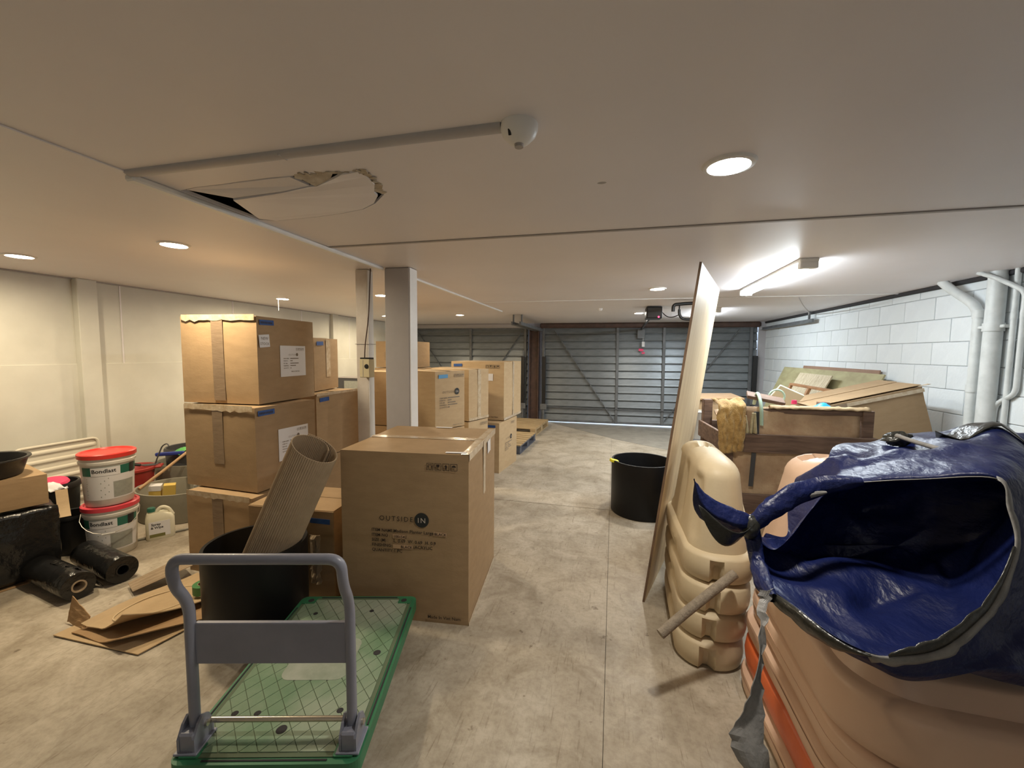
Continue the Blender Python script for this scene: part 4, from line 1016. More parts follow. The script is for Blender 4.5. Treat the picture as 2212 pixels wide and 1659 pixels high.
# white jug
t = thing('jug', 'white plastic jug with handle and green cap beside the pails', 'jug', (-3.50, 2.47, 0), rad(55))
jb = BM()
rows = [(0.0, 0.085, 0.052, 0.0), (0.01, 0.09, 0.056, 0.0), (0.155, 0.09, 0.056, 0.0), (0.185, 0.078, 0.05, -0.006), (0.205, 0.055, 0.04, -0.022)]
rg = []
for z, hx, hy, ox in rows: rg.append([jb.verts.new((x+ox, y, z)) for x, y in rrect(hx, hy, min(hx, hy)*0.45, 3)])
for a, b in zip(rg[:-1], rg[1:]):
    for k in range(len(a)): jb.faces.new((a[k], a[(k+1) % len(a)], b[(k+1) % len(a)], b[k]))
jb.faces.new(rg[0][::-1]); jb.faces.new(rg[-1]); obj('body', jb, M_JUG, t, smooth=40)
obj('neck', lathe(BM(), [(0.024, 0.19), (0.022, 0.222), (0, 0.222)], 16, (-0.05, 0, 0)), M_JUG, t, smooth=40)
obj('cap', lathe(BM(), [(0.026, 0.216), (0.026, 0.244), (0.022, 0.248), (0, 0.248)], 18, (-0.05, 0, 0)), M_LBLGREEN, t, smooth=40)
obj('handle', tube(BM(), bend([(-0.025, 0, 0.205), (0.01, 0, 0.245), (0.055, 0, 0.225), (0.082, 0, 0.165)], 0.03), 0.013, 10), M_JUG, t, smooth=50)
obj('label', box((-0.005, -0.0568, 0.085), (0.13, 0.001, 0.12)), M_PAPER, t)
obj('label_foot', box((-0.02, -0.0576, 0.035), (0.095, 0.001, 0.024)), nmat('olive_print', (0.18, 0.17, 0.05), 0.6), t)
P = Print(lambda u, v: (u, -0.0585, v)); P.text('Spray', -0.055, 0.115, 0.026, bold=0.02); P.text('& Wipe', -0.058, 0.09, 0.024, bold=0.02); P.build('label_text', M_LBLINK, t)

# grey tubs and what they hold
def tub(label, x, y, z, r, h, sy=0.8, rot=0.0):
    t = thing('grey_tub', label, 'tub', (x, y, z), rot, 'grey round tubs')
    b = BM(); lathe(b, [(0, 0), (r*0.93, 0), (r*0.96, 0.01), (r, h-0.008), (r+0.002, h), (r-0.016, h), (r-0.02, h-0.012), (r*0.9, 0.02), (0, 0.02)], 56, (0, 0, 0), 1.0, sy); obj('body', b, M_TUBGREY, t, smooth=45); return t
tub('grey round tub with yellow cartons inside, on the floor beside the pails', -3.83, 2.86, 0, 0.34, 0.265)
tub('grey round tub behind the one with yellow cartons', -4.33, 3.38, 0, 0.33, 0.34)
def ycarton(label, x, y, rz, white):
    t = thing('yellow_carton', label, 'carton', (x, y, 0.021), rz, 'yellow cartons in the tub')
    obj('body', box((0, 0, 0.14), (0.085, 0.06, 0.28), 0.002, (0.12, 0.08, 0)), M_YELLOW, t)
    if white: obj('top_band', box((-0.002+0.012, -0.0155, 0.262), (0.087, 0.062, 0.05), 0.002, (0.12, 0.08, 0)), M_PAPER, t)
ycarton('yellow carton with white top standing in the grey tub', -3.92, 2.74, 0.7, True)
ycarton('plain yellow carton standing in the grey tub', -3.845, 2.80, 0.85, False)
t = thing('clear_bottle', 'clear plastic bottle lying in the grey tub near the tall stack', 'bottle', (-3.72, 2.95, 0.021))
obj('body', lathe(BM(), [(0, 0), (0.045, 0.0), (0.048, 0.01), (0.048, 0.15), (0.04, 0.19), (0.017, 0.22), (0.016, 0.235), (0, 0.235)], 24), M_CLEAR, t, smooth=40)
obj('cap', lathe(BM(), [(0.018, 0.232), (0.018, 0.255), (0, 0.255)], 16), M_PAPER, t, smooth=40)
t = bin_('dark pot standing inside the rear grey tub', -4.33, 3.38, 0.021, 0.20, 0.47, M_GREYBOX, 'dark_pot', 0.9, 'pot')
t = thing('red_basin', 'red plastic basin full of tools in front of the cream wall', 'basin', (-4.40, 2.88, 0.0))
obj('body', lathe(BM(), [(0, 0.0), (0.13, 0.0), (0.17, 0.36), (0.19, 0.365), (0.19, 0.385), (0.175, 0.388), (0.16, 0.375), (0.12, 0.015), (0, 0.015)], 36), M_RED, t, smooth=45)
for a in (0.75, 0.75+PI): obj('grip', box((0.205*math.cos(a), 0.205*math.sin(a), 0.378), (0.05, 0.12, 0.02), 0.006, (0, 0, a)), M_RED, t)
tag(obj('garden_hook', tube(BM(), bend([(-4.33, 2.93, 0.05), (-4.25, 2.99, 0.42), (-4.20, 3.02, 0.575), (-4.15, 3.03, 0.60), (-4.125, 3.03, 0.57)], 0.04), 0.006, 8), M_GREYBOX, smooth=50), 'thin dark metal hook rising out of the red basin', 'tool')
t = thing('hand_fork', 'black hand tool lying across the red basin', 'tool', (-4.34, 2.92, 0.39), 0.4)
obj('grip', tube(BM(), [(-0.13, -0.05, 0.045), (0.0, 0.0, 0.012)], [0.016, 0.013], 8), M_BLACKPL, t, smooth=40)
for k in (-1, 0, 1): obj('tine', tube(BM(), [(0.0, 0.0, 0.012), (0.05, k*0.03+0.01, 0.008), (0.13, k*0.035+0.03, 0.012)], 0.005, 6), M_GREYBOX, t)
tag(obj('blue_tool', box((-4.27, 3.14, 0.465), (0.26, 0.04, 0.035), 0.008, (0, -0.06, 0.35)), M_BLUEP), 'long blue plastic level lying on the rear tubs', 'tool')
t = thing('green_glove', 'pair of green gloves draped over the dark pot', 'gloves', (-4.22, 3.22, 0.49))
obj('palm', sheet(lambda u, v: (0.11*(u-.5), -0.07+0.15*v, 0.02*math.sin(PI*u)-0.09*max(0, .5-v)**1.3+0.012*nz((u*4, v*4, 0), 2)), 10, 10, 0.008), M_GREENP, t, smooth=True)
obj('cuff', box((0.03, 0.075, 0.012), (0.05, 0.03, 0.02), 0.005), M_PAPER, t)
tag(obj('broom_handle', tube(BM(), [(-3.90, 2.60, 0.31), (-3.95, 2.83, 0.395), (-4.02, 3.11, 0.50)], 0.013, 10), M_STAIN, smooth=50), 'round wooden broom handle lying across the grey tubs', 'handle')
tag(obj('floor_batten', tube(BM(), [(-3.62, 2.30, 0.010), (-3.28, 2.83, 0.010)], 0.009, 8), M_TUBGREY), 'thin grey rod on the floor in front of the tub and jug', 'rod')

# film rolls
def roll(label, a, b, r, core):
    a, b = Vector(a), Vector(b); d = (b-a); L = d.length
    t = thing('film_roll', label, 'roll', (a.x, a.y, 0), 0, 'black plastic film rolls')
    q = d.to_track_quat('Z', 'Y')
    bm = BM(); lathe(bm, [(r*0.42, 0.0), (r*0.44, -0.002), (r*0.97, 0.0), (r, 0.005), (r*1.01, L*0.3), (r*0.99, L*0.7), (r, L-0.005), (r*0.97, L), (r*0.44, L)], 40)
    for v in bm.verts:
        if v.co.x**2+v.co.y**2 > (r*0.8)**2: v.co += Vector((v.co.x, v.co.y, 0)).normalized()*0.003*nz(v.co, 14, r*50)
    o = obj('film', bm, M_BLACKGLOSS, t, smooth=40, loc=(0, 0, r)); o.rotation_mode = 'QUATERNION'; o.rotation_quaternion = q
    bm = BM(); lathe(bm, [(r*0.44, -0.006), (r*0.44, L+0.006), (r*0.34, L+0.006), (r*0.34, -0.006)], 28, closed=True)
    o = obj('core', bm, core, t, smooth=40, loc=(0, 0, r)); o.rotation_mode = 'QUATERNION'; o.rotation_quaternion = q
    return t
t = roll('black film roll with pale core and loose wrapping, nearest the flat cardboard', (-3.075, 1.70, 0), (-3.56, 1.78, 0), 0.082, M_KRAFT)
obj('loose_end', sheet(lambda u, v: (-0.02-0.30*u+0.05*nz((u*3, v*3, 4), 1.5), 0.03+0.10*v, 0.164-0.155*v**1.4+0.018*nz((u*5, v*5, 1), 1.6)), 18, 12, 0.001), M_BLACKGLOSS, t, smooth=True)
roll('black film roll with black core beside the pails', (-3.03, 1.90, 0), (-3.52, 2.00, 0), 0.085, M_BLACKPL)

# cardboard sheets on the floor
def flat(label, pts, z, fn, mat, n=14, th=0.005, name='cardboard_sheet'):
    a, b, c, d = [Vector(p) for p in pts]
    def f(u, v):
        p = (a*(1-u)+b*u)*(1-v)+(d*(1-u)+c*u)*v; return (p.x, p.y, z+max(0.0, fn(u, v)))
    return tag(obj(name, sheet(f, n, n, th), mat, smooth=False), label, 'cardboard', 'flattened cardboard sheets')
flat('lowest flat cardboard sheet of the pile beside the trolley', ((-2.80, 1.43), (-2.225, 1.435), (-2.17, 1.70), (-2.75, 1.80)), 0.006, lambda u, v: 0.004, M_CARDP)
flat('curled middle cardboard sheet of the pile beside the trolley', ((-2.72, 1.46), (-2.33, 1.435), (-2.14, 1.74), (-2.55, 1.93)), 0.014, lambda u, v: 0.004+0.06*max(0, u-0.55)**1.5*(1-v)*3+0.004*math.sin(u*9), M_CARDIN)
flat('topmost tan cardboard sheet with curled edge on the pile beside the trolley', ((-2.70, 1.49), (-2.40, 1.49), (-2.22, 1.92), (-2.62, 2.06)), 0.030, lambda u, v: 0.006+0.10*max(0, u-0.5)**1.4*(1-v)**1.5*3+0.012*math.sin(v*5+u*3)+0.05*max(0, 0.15-u)*2, M_CARDP)
def top_f(u, v):
    a_, b_, c_, d_ = [Vector(p) for p in ((-2.70, 1.49), (-2.40, 1.49), (-2.22, 1.92), (-2.62, 2.06))]
    p = (a_*(1-u)+b_*u)*(1-v)+(d_*(1-u)+c_*u)*v
    return (p.x, p.y, 0.032+max(0.0, 0.006+0.10*max(0, u-0.5)**1.4*(1-v)**1.5*3+0.012*math.sin(v*5+u*3)+0.05*max(0, 0.15-u)*2))
o = obj('worn_ring', tube(BM(), [top_f(0.42+0.30*math.cos(2*PI*k/40), 0.50+0.38*math.sin(2*PI*k/40)) for k in range(41)], 0.0035, 6), nmat('scuffed_card', (0.66, 0.52, 0.33), 0.8), bpy.data.objects['cardboard_sheet.002'])
o['label'] = 'pale oval scuff mark'
t = flat('ribbed cardboard offcut sticking up behind the flat pile', ((-2.93, 1.86), (-2.80, 1.80), (-2.66, 2.06), (-2.84, 2.14)), 0.012, lambda u, v: 0.02+0.05*v+0.0025*math.cos(u*PI*26), M_KRAFT, 56, 0.003)
tag(obj('cardboard_scrap', sheet(lambda u, v: (-2.86+0.16*u, 1.52-0.02*u+0.03*v, 0.012+0.13*v*(1-0.6*u)+0.01*nz((u*4, v*4, 0), 1)), 8, 8, 0.004), M_CARDIN), 'upright torn cardboard scrap at the left end of the flat pile', 'cardboard', 'flattened cardboard sheets')
t = thing('tape_roll', 'roll of green tape on the flat cardboard beside the near black pot', 'tape', (-2.345, 1.875, 0.058), 0)
obj('tape', lathe(BM(), [(0.028, 0), (0.055, 0), (0.055, 0.05), (0.028, 0.05)], 32, closed=True), M_GREENTAPE, t, smooth=40)
obj('core', lathe(BM(), [(0.0275, -0.001), (0.029, -0.001), (0.029, 0.052), (0.0265, 0.052)], 32, closed=True), M_KRAFT, t, smooth=40)

# appliance behind the cartons
t = thing('wall_cabinet', 'dark grey cabinet with a pale panel behind the cartons left of the post', 'cabinet', (-3.90, 5.7, 0))
obj('body', box((0, 0, 0.545), (0.42, 0.4, 1.09), 0.006), M_GREYBOX, t)
obj('panel', box((0.06, -0.204, 0.95), (0.26, 0.008, 0.20), 0.002), M_LBLGREY, t)
obj('top', box((0, 0, 1.095), (0.44, 0.42, 0.012), 0.002), M_TRIMGREY, t)
# pallets
def pallet(label, x, y, rz, L, W, mat, mat2, n):
    t = thing('pallet', label, 'pallet', (x, y, 0), rz, 'timber pallets')
    pit = W/n
    for k in range(n): obj('deck_board', box((0, -W/2+pit*(k+.5), 0.128), (L, pit*0.80, 0.018), 0.002), mat, t)
    for s in (-1, 0, 1):
        obj('bottom_board', box((s*(L/2-0.05), 0, 0.009), (0.10, W, 0.018), 0.002), mat2, t)
        obj('stringer', box((s*(L/2-0.05), 0, 0.110), (0.10, W, 0.018), 0.002), mat2, t)
        for q in (-1, 0, 1): obj('block', box((s*(L/2-0.05), q*(W/2-0.06), 0.0595), (0.09, 0.12, 0.083), 0.002), mat2, t)
    return t
pallet('pale timber pallet on the floor nearest the garage doors', -1.90, 7.85, rad(-3), 1.2, 1.15, M_PALLET, M_PALLET, 8)
pallet('dark blue-grey timber pallet on the floor beside the carton pair', -1.685, 6.42, rad(-2), 0.80, 1.05, M_PALLET, M_PALLETD, 7)
# ================================================================== RIGHT SIDE
# plywood sheet leaning on the cream barriers
bl = Vector((0.215, 2.529, 0.0)); ew = Vector((0.296, 0.955, 0)).normalized()
e1 = Vector((0.241, -0.03, 1.995)); e1 = (e1-ew*e1.dot(ew)).normalized(); nn = e1.cross(ew).normalized()
t = thing('plywood_sheet', 'tall pale plywood sheet leaning on the cream barriers', 'plywood', bl, 0)
PW, PH = 1.10, 2.012
Rp = Matrix((ew, nn, e1)).transposed()
def place(o): o.rotation_mode = 'QUATERNION'; o.rotation_quaternion = Rp.to_quaternion(); return o
if nn.x < 0: sgn = 1
else: sgn = -1
bm = BM(); bx(bm, (PW/2, -sgn*0.0, PH/2), (PW, 0.012, PH), 0.001); place(obj('board', bm, M_PINE, t))
bm = BM(); bx(bm, (-0.0012, 0, PH/2), (0.003, 0.0128, PH)); place(obj('dark_edge', bm, M_PLYEDGE, t))
fr = lambda u, v: (u, sgn*0.0072, v)
P = Print(fr if sgn > 0 else fr)
for (u, v, s_) in ((0.62, 1.05, 1.0), (0.45, 1.09, 0.6)):
    P.rect(u, u+0.012*s_, v, v+0.09*s_); P.rect(u, u+0.05*s_, v+0.075*s_, v+0.09*s_); P.rect(u, u+0.04*s_, v+0.035*s_, v+0.045*s_)
for k in range(7): P.rect(0.70+k*0.035, 0.722+k*0.035, 1.055, 1.075)
for (u, v, l) in ((0.42, 1.72, 0.12), (0.62, 1.66, 0.06), (0.66, 1.60, 0.05), (0.5, 1.22, 0.06)): P.rect(u, u+l, v, v+0.006)
place(P.build('stamp', M_CARDIN, t))

# ---------------------------------------------------------------- barriers
def loop_pts(hx, hy, r, n=10):
    out = []; r = min(r, hx*0.98, hy*0.98)
    for cx, cy, a0 in ((hx-r, hy-r, 0), (-hx+r, hy-r, PI/2), (-hx+r, -hy+r, PI), (hx-r, -hy+r, 1.5*PI)):
        for k in range(n+1): a = a0+PI/2*k/n; out.append((cx+r*math.cos(a), cy+r*math.sin(a)))
    # insert points on straights
    res = []
    for p, q in zip(out, out[1:]+out[:1]):
        res.append(p); L = math.hypot(q[0]-p[0], q[1]-p[1]); m = int(L/0.03)
        for k in range(1, m+1): t = k/(m+1); res.append((p[0]+(q[0]-p[0])*t, p[1]+(q[1]-p[1])*t))
    return res
def band_mesh(hx, hy, r, h, notch, seed=0.0, lean=0.0):
    base = loop_pts(hx, hy, r); N = len(base); rows = [0, 0.012, 0.04, 0.07, h*0.6, h*0.85, h-0.012, h]
    prof = [-0.020, -0.004, 0.004, 0.008, 0.006, 0.002, -0.004, -0.028]
    V = []; F = []
    for z, pr in zip(rows, prof):
        for (x, y) in base:
            L = math.hypot(x/hx, y/hy); d = Vector((x, y)).normalized(); k = pr
            if notch and y < -hy*0.55 and z < h*0.62:
                for nx in notch:
                    if abs(x-nx) < 0.028: k = pr-0.035
            if notch and x < -hx*0.75 and abs(y+hy*0.15) < 0.03 and z < h*0.5: k = pr-0.03
            wob = 0.004*nz((x, y, z), 5, seed)
            V.append((x+d.x*(k+wob), y+d.y*(k+wob), z))
    R = len(rows)
    for i in range(R-1):
        for k in range(N): F.append((i*N+k, i*N+(k+1) % N, (i+1)*N+(k+1) % N, (i+1)*N+k))
    F.append(tuple(range(N-1, -1, -1))); F.append(tuple((R-1)*N+k for k in range(N)))
    return pydata(V, F)
def fin_mesh(hx, hy, r, z0, z1, tx, ty, oy, flutes, slot, cx=0.0, power=1.0):
    """tapering upright body with rounded top; tx,ty top half sizes, oy shift of top"""
    rows = 22; base = loop_pts(hx, hy, r); N = len(base); V = []; F = []
    H = z1-z0
    for i in range(rows+1):
        q = i/rows
        if q < 0.68:
            k = q/0.68; zz = z0+H*0.80*k
            sx = 1+(tx/hx-1)*k**power; sy = 1+(ty/hy-1)*k**power
        else:
            a = (q-0.68)/0.32*PI/2; zz = z0+H*0.80+H*0.20*math.sin(a)
            m = max(0.10, math.cos(a))**0.8; sx = tx/hx*m; sy = ty/hy*(0.30+0.70*max(0.0, math.cos(a))**0.7)
        off = oy*(zz-z0)/H
        for (x, y) in base:
            X = x*sx+cx*(zz-z0)/H; Y = y*sy+off; Z = zz
            if flutes and 0.12 < q < 0.72 and x < -hx*0.8:
                g = max(0.0, math.cos((y/hy)*PI*2.6))**2*math.sin((q-0.12)/0.6*PI)**0.4; X += 0.022*g
            if slot and q > 0.9 and abs(y*sy+off-slot[0]) < slot[1]: Z -= 0.035
            V.append((X, Y, Z))
    for i in range(rows):
        for k in range(N): F.append((i*N+k, i*N+(k+1) % N, (i+1)*N+(k+1) % N, (i+1)*N+k))
    c = len(V); V.append((cx, oy, z1)); F += [(rows*N+k, rows*N+(k+1) % N, c) for k in range(N)]
    return pydata(V, F)
# cream stack: four nested barriers
CX, CY = 0.503, 2.43
BH = 0.142
names = ['cream plastic barrier at the bottom of the cream stack', 'cream plastic barrier, second from the floor in the cream stack', 'cream plastic barrier, third from the floor in the cream stack', 'cream plastic barrier with tall fluted fin on top of the cream stack']
for k in range(4):
    t = thing('road_barrier', names[k], 'barrier', (CX+0.004*k, CY+0.006*(k % 2), k*BH), rad(-2+1.0*k), 'cream plastic barriers')
    obj('skirt', band_mesh(0.158-0.003*(k == 0), 0.41, 0.14, BH-0.004, (-0.03,), k*2.1), M_BARR1, t, smooth=45)
    if k == 3:
        obj('fin', fin_mesh(0.138, 0.38, 0.12, BH-0.03, 0.565, 0.098, 0.33, 0.0, True, (0.08, 0.04)), M_BARR1, t, smooth=45)
        obj('cap_plate', box((0.0, -0.02, 0.545), (0.06, 0.07, 0.012), 0.004, (0, 0.15, 0.3)), M_LBLGREY, t)
    
# peach and orange stack under the tarp
PX, PY = 0.902, 1.636
spec = [(M_BARR2, 'peach plastic barrier on the floor below the orange one'), (M_BARRO, 'orange plastic barrier in the stack under the tarp'), (M_BARR2, 'peach plastic barrier resting directly on the orange one'), (M_BARR2, 'peach plastic barrier second from the top under the tarp'), (M_BARR2, 'peach plastic barrier with tall fin on top of the stack under the tarp')]
ZZ = [0.0, 0.10, 0.235, 0.335, 0.455, 0.625]
for k, (m, lab) in enumerate(spec):
    t = thing('road_barrier', lab, 'barrier', (PX+0.006*(k % 2), PY+0.012*(k % 3), ZZ[k]), rad(3-1.2*k), 'peach and orange barriers')
    ZB = ZZ[k+1]-ZZ[k]
    obj('skirt', band_mesh(0.286-0.003*k, 0.505, 0.20, ZB-0.004, None, k*3.3+9), m, t, smooth=45)
    if k == 4:
        obj('fin', fin_mesh(0.235, 0.15, 0.12, ZB-0.03, 0.615, 0.145, 0.12, 0.01, False, (0.02, 0.03), 0.0), m, t, smooth=45, loc=(-0.02, 0.345, 0))
        obj('shoulder', fin_mesh(0.25, 0.30, 0.16, ZB-0.03, ZB+0.06, 0.21, 0.26, 0.0, False, None), m, t, smooth=45, loc=(0, -0.16, 0))
        def dome(u, v):
            a = PI*u; return (0.05*math.cos(a), -0.028*math.sin(a)*(1-v)**0.3, 0.16*v+0.05*math.sin(a)*v)
        obj('lug', lathe(BM(), [(0, 0.14), (0.028, 0.132), (0.044, 0.10), (0.05, 0.0)], 20, (-0.07, 0.215, 0.20), 1.0, 0.55), m, t, smooth=True)
t = thing('road_barrier', 'peach plastic barrier standing further right beside the tarp', 'barrier', (1.70, 1.50, 0), rad(-6), 'peach and orange barriers')
obj('skirt', band_mesh(0.28, 0.45, 0.18, 0.20, (-0.1, 0.1), 31), M_BARR2, t, smooth=45)
obj('fin', fin_mesh(0.25, 0.40, 0.16, 0.17, 0.60, 0.13, 0.3, 0.0, False, None), M_BARR2, t, smooth=45)

# foam tube
tag(obj('foam_tube', tube(BM(), [(0.225, 1.79, 0.305), (0.33, 1.855, 0.375), (0.45, 1.925, 0.45), (0.555, 1.985, 0.515)], 0.021, 14), M_FOAM, smooth=50), 'grey foam tube poking out between the two barrier stacks', 'tube')
tag(obj('pole_end', tube(BM(), [(1.10, 2.26, 0.30), (1.085, 2.23, 0.95), (1.073, 2.205, 1.055), (1.071, 2.20, 1.078)], [0.017, 0.017, 0.017, 0.010], 12), M_LBLGREY, smooth=50), 'pale grey pole end sticking up behind the tarp', 'pole')
tag(obj('pine_offcut', box((0.83, 2.98, 0.44), (0.10, 0.42, 0.035), 0.002, (0.95, 0.1, 0.35)), M_PINE), 'pale timber offcut wedged between barriers and crate', 'timber')

# ---------------------------------------------------------------- blue tarp
def cr(p0, p1, p2, p3, t):
    return 0.5*((2*p1)+(p2-p0)*t+(2*p0-5*p1+4*p2-p3)*t*t+(3*p1-p0-3*p2+p3)*t*t*t)
def closed_curve(pts, n):
    pts = [Vector(p) for p in pts]; m = len(pts); out = []
    for k in range(n):
        s = k/n*m; i = int(s); out.append(cr(pts[(i-1) % m], pts[i % m], pts[(i+1) % m], pts[(i+2) % m], s-i))
    return out
RIM = [(0.476, 1.520, 0.877), (0.548, 1.540, 0.836), (0.648, 1.600, 0.918), (0.733, 1.620, 1.031), (0.788, 1.570, 1.079), (0.908, 1.460, 1.136), (0.998, 1.360, 1.174), (0.999, 1.320, 1.107), (0.990, 1.280, 1.026), (0.918, 1.220, 0.917), (0.849, 1.180, 0.861), (0.770, 1.150, 0.809), (0.687, 1.130, 0.791), (0.622, 1.130, 0.782), (0.562, 1.170, 0.787), (0.512, 1.260, 0.801), (0.475, 1.380, 0.795), (0.477, 1.460, 0.816)]
NA = 126
rim = closed_curve(RIM, NA)
cen = sum(rim, Vector())/NA
BACKC = Vector((0.93, 1.52, 0.86))
def inner(k, q):
    """q 0 at rim .. 1 at the back of the bag"""
    p = rim[k]; a = (p-cen); 
    w = math.cos(q*PI/2)**0.75 if q < 1 else 0.0
    depth = math.sin(q*PI/2)
    c = cen.lerp(BACKC, depth)
    belly = 1.0+0.10*math.sin(q*PI)
    P_ = c + a*w*belly + Vector((0.05, 0.16, -0.02))*depth
    fl = Vector((0, 0, 1))
    P_.z = max(P_.z, 0.70+0.03*nz(P_, 6, 2))
    d = 0.075*math.sin(q*PI)
    P_ += Vector((d*nz(P_, 5, 1), d*nz(P_, 6, 4), d*nz(P_, 7, 7)))
    return P_
OUT1 = [(0.493, 1.560, 0.867), (0.604, 1.620, 0.794), (0.702, 1.680, 0.900), (0.781, 1.700, 1.060), (0.849, 1.670, 1.107), (0.990, 1.600, 1.171), (1.121, 1.520, 1.207), (1.202, 1.480, 1.149), (1.177, 1.400, 1.032), (1.080, 1.300, 0.894), (0.961, 1.220, 0.830), (0.842, 1.160, 0.781), (0.728, 1.140, 0.737), (0.646, 1.145, 0.748), (0.568, 1.180, 0.760), (0.509, 1.270, 0.776), (0.470, 1.390, 0.779), (0.472, 1.470, 0.807)]
OUT2 = [(0.527, 1.620, 0.836), (0.664, 1.720, 0.754), (0.751, 1.750, 0.922), (0.815, 1.780, 1.087), (0.912, 1.800, 1.133), (1.125, 1.850, 1.189), (1.342, 1.850, 1.249), (1.518, 1.780, 1.226), (1.487, 1.580, 1.087), (1.297, 1.380, 0.868), (1.103, 1.240, 0.783), (0.878, 1.150, 0.782), (0.742, 1.160, 0.709), (0.660, 1.165, 0.723), (0.580, 1.200, 0.737), (0.521, 1.290, 0.758), (0.482, 1.410, 0.767), (0.484, 1.490, 0.794)]
OUT3 = [(0.550, 1.660, 0.840), (0.660, 1.780, 0.800), (0.720, 1.880, 0.900), (0.800, 1.950, 1.020), (0.950, 2.050, 1.080), (1.300, 2.280, 1.120), (1.750, 2.320, 1.100), (2.100, 2.020, 1.000), (2.200, 1.650, 0.860), (1.900, 1.320, 0.740), (1.500, 1.220, 0.680), (0.950, 1.200, 0.720), (0.760, 1.200, 0.740), (0.660, 1.200, 0.740), (0.575, 1.230, 0.750), (0.530, 1.310, 0.760), (0.505, 1.430, 0.770), (0.515, 1.510, 0.800)]
o1, o2, o3 = [closed_curve(c, NA) for c in (OUT1, OUT2, OUT3)]
rows = []
NI = 16
for j in range(NI, 0, -1): rows.append([inner(k, j/NI) for k in range(NA)])
rows.append(rim)
def wr(P_, amp, s=6, sd=0): return P_+Vector((amp*nz(P_, s, sd), amp*nz(P_, s, sd+5), amp*nz(P_, s, sd+9)))
for j in range(1, 5): rows.append([wr(rim[k].lerp(o1[k], j/4)+Vector((0, 0, 0.012*math.sin(PI*j/4))), 0.010, 9, 3) for k in range(NA)])
TC = Vector((1.15, 1.62, 0.62))
def crumple(P_, amp):
    d = (P_-TC).normalized(); a_ = 0.5-abs(nz((P_.x*1.3, P_.y*0.7, P_.z), 4.5, 2))*2.2; b_ = 0.5-abs(nz((P_.x, P_.y*0.6, P_.z*1.4), 10.0, 7))*2.0
    return P_+d*amp*(0.055*a_+0.024*b_)
for j in range(1, 10): rows.append([crumple(o1[k].lerp(o2[k], j/9), min(1, (o2[k]-o1[k]).length/0.18)*min(1, j/3)) for k in range(NA)])
for j in range(1, 8): rows.append([crumple(o2[k].lerp(o3[k], j/7), min(1, (o3[k]-o1[k]).length/0.3)) for k in range(NA)])
V = [p for r_ in rows for p in r_]; F = []
for i in range(len(rows)-1):
    for k in range(NA): F.append((i*NA+k, i*NA+(k+1) % NA, (i+1)*NA+(k+1) % NA, (i+1)*NA+k))
t = thing('tarpaulin', 'bunched blue tarpaulin with open mouth lying over the barriers', 'tarp', (0, 0, 0))
tb = obj('canvas', pydata(V, F), M_TARP, t, smooth=True)
sub = tb.modifiers.new('sub', 'SUBSURF'); sub.levels = 1; sub.render_levels = 1
def patch(u, v):
    k = (5.2+1.9*u)*NA/18.0; i = int(k) % NA; f_ = k-int(k); A_ = o1[i].lerp(o1[(i+1) % NA], f_); B_ = o2[i].lerp(o2[(i+1) % NA], f_)
    q = 0.62+0.30*v-0.25*u*v; return crumple(A_.lerp(B_, q), 1.0)+Vector((0, 0, 0.010))
obj('dark_patch', sheet(patch, 18, 6, 0.002), M_TARPK, t, smooth=True)
# grey hem along the mouth, right side and bottom
def hem(k0, k1, w0, mat, name, push=0.012, seed=0, wfn=None):
    n = k1-k0
    def f(u, v):
        k = k0+u*n; i = int(k) % NA; p = rim[i].lerp(rim[(i+1) % NA], k-int(k)); oo = o1[i].lerp(o1[(i+1) % NA], k-int(k))
        d = (oo-p).normalized(); w = w0*(0.7+0.6*abs(nz((k*0.2, seed, 0), 1.0)))*(wfn(u) if wfn else 1.0)
        q = p+d*w*v; q += Vector((-0.35, -0.8, 0.25)).normalized()*push*(0.4+math.sin(PI*v))
        return q
    return obj(name, sheet(f, n, 4, 0.002), mat, t, smooth=True)
k7 = NA/18.0
hem(int(6*k7), int(13.2*k7), 0.042, M_TARPG, 'hem_strip', 0.008, 1)
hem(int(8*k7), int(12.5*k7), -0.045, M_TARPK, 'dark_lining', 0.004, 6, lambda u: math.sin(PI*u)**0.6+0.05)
hem(int(3*k7), int(6*k7), 0.016, M_TARPG, 'hem_strip', 0.012, 2, lambda u: 1-0.6*u)
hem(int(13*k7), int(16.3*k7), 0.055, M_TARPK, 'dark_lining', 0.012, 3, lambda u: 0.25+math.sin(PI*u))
# knot, tail and twisted cord of tarp
K0 = Vector((0.458, 1.50, 0.925))
def kn(u, v):
    a = 2*PI*u; b_ = PI*(v-0.5); r = 0.030*(1+0.25*nz((math.cos(a), math.sin(a), v*3), 2)); return K0+Vector((r*math.cos(b_)*math.cos(a), r*math.cos(b_)*math.sin(a), r*1.35*math.sin(b_)))
obj('knot', sheet(kn, 16, 10), M_TARPK, t, smooth=True)
TIP = Vector((0.258, 1.46, 1.084))
def tail(u, v):
    c = K0.lerp(TIP, v); w = 0.048*math.sin(PI*min(1, 0.08+v*0.95))**0.75*(1.05-0.25*v)
    dr = Vector((0.62, 0.1, 0.78)); s_ = (u-0.5)*2
    return c+dr*(w*s_)+Vector((0.02*math.sin(v*7), -0.035*(1-abs(s_))*math.sin(PI*v), -0.045*math.sin(PI*v)*0.9+0.006*nz((u*3, v*7, 0), 2)))
obj('tail', sheet(tail, 10, 20, 0.002), M_TARP, t, smooth=True)
def tail2(u, v):
    c = K0.lerp(Vector((0.285, 1.45, 1.005)), v); w = 0.030*math.sin(PI*min(1, 0.1+v*0.9))**0.7; s_ = (u-0.5)*2
    return c+Vector((0.55, 0.0, 0.8))*(w*s_)+Vector((0, -0.045*math.sin(PI*v)-0.01, -0.055*math.sin(PI*v)))
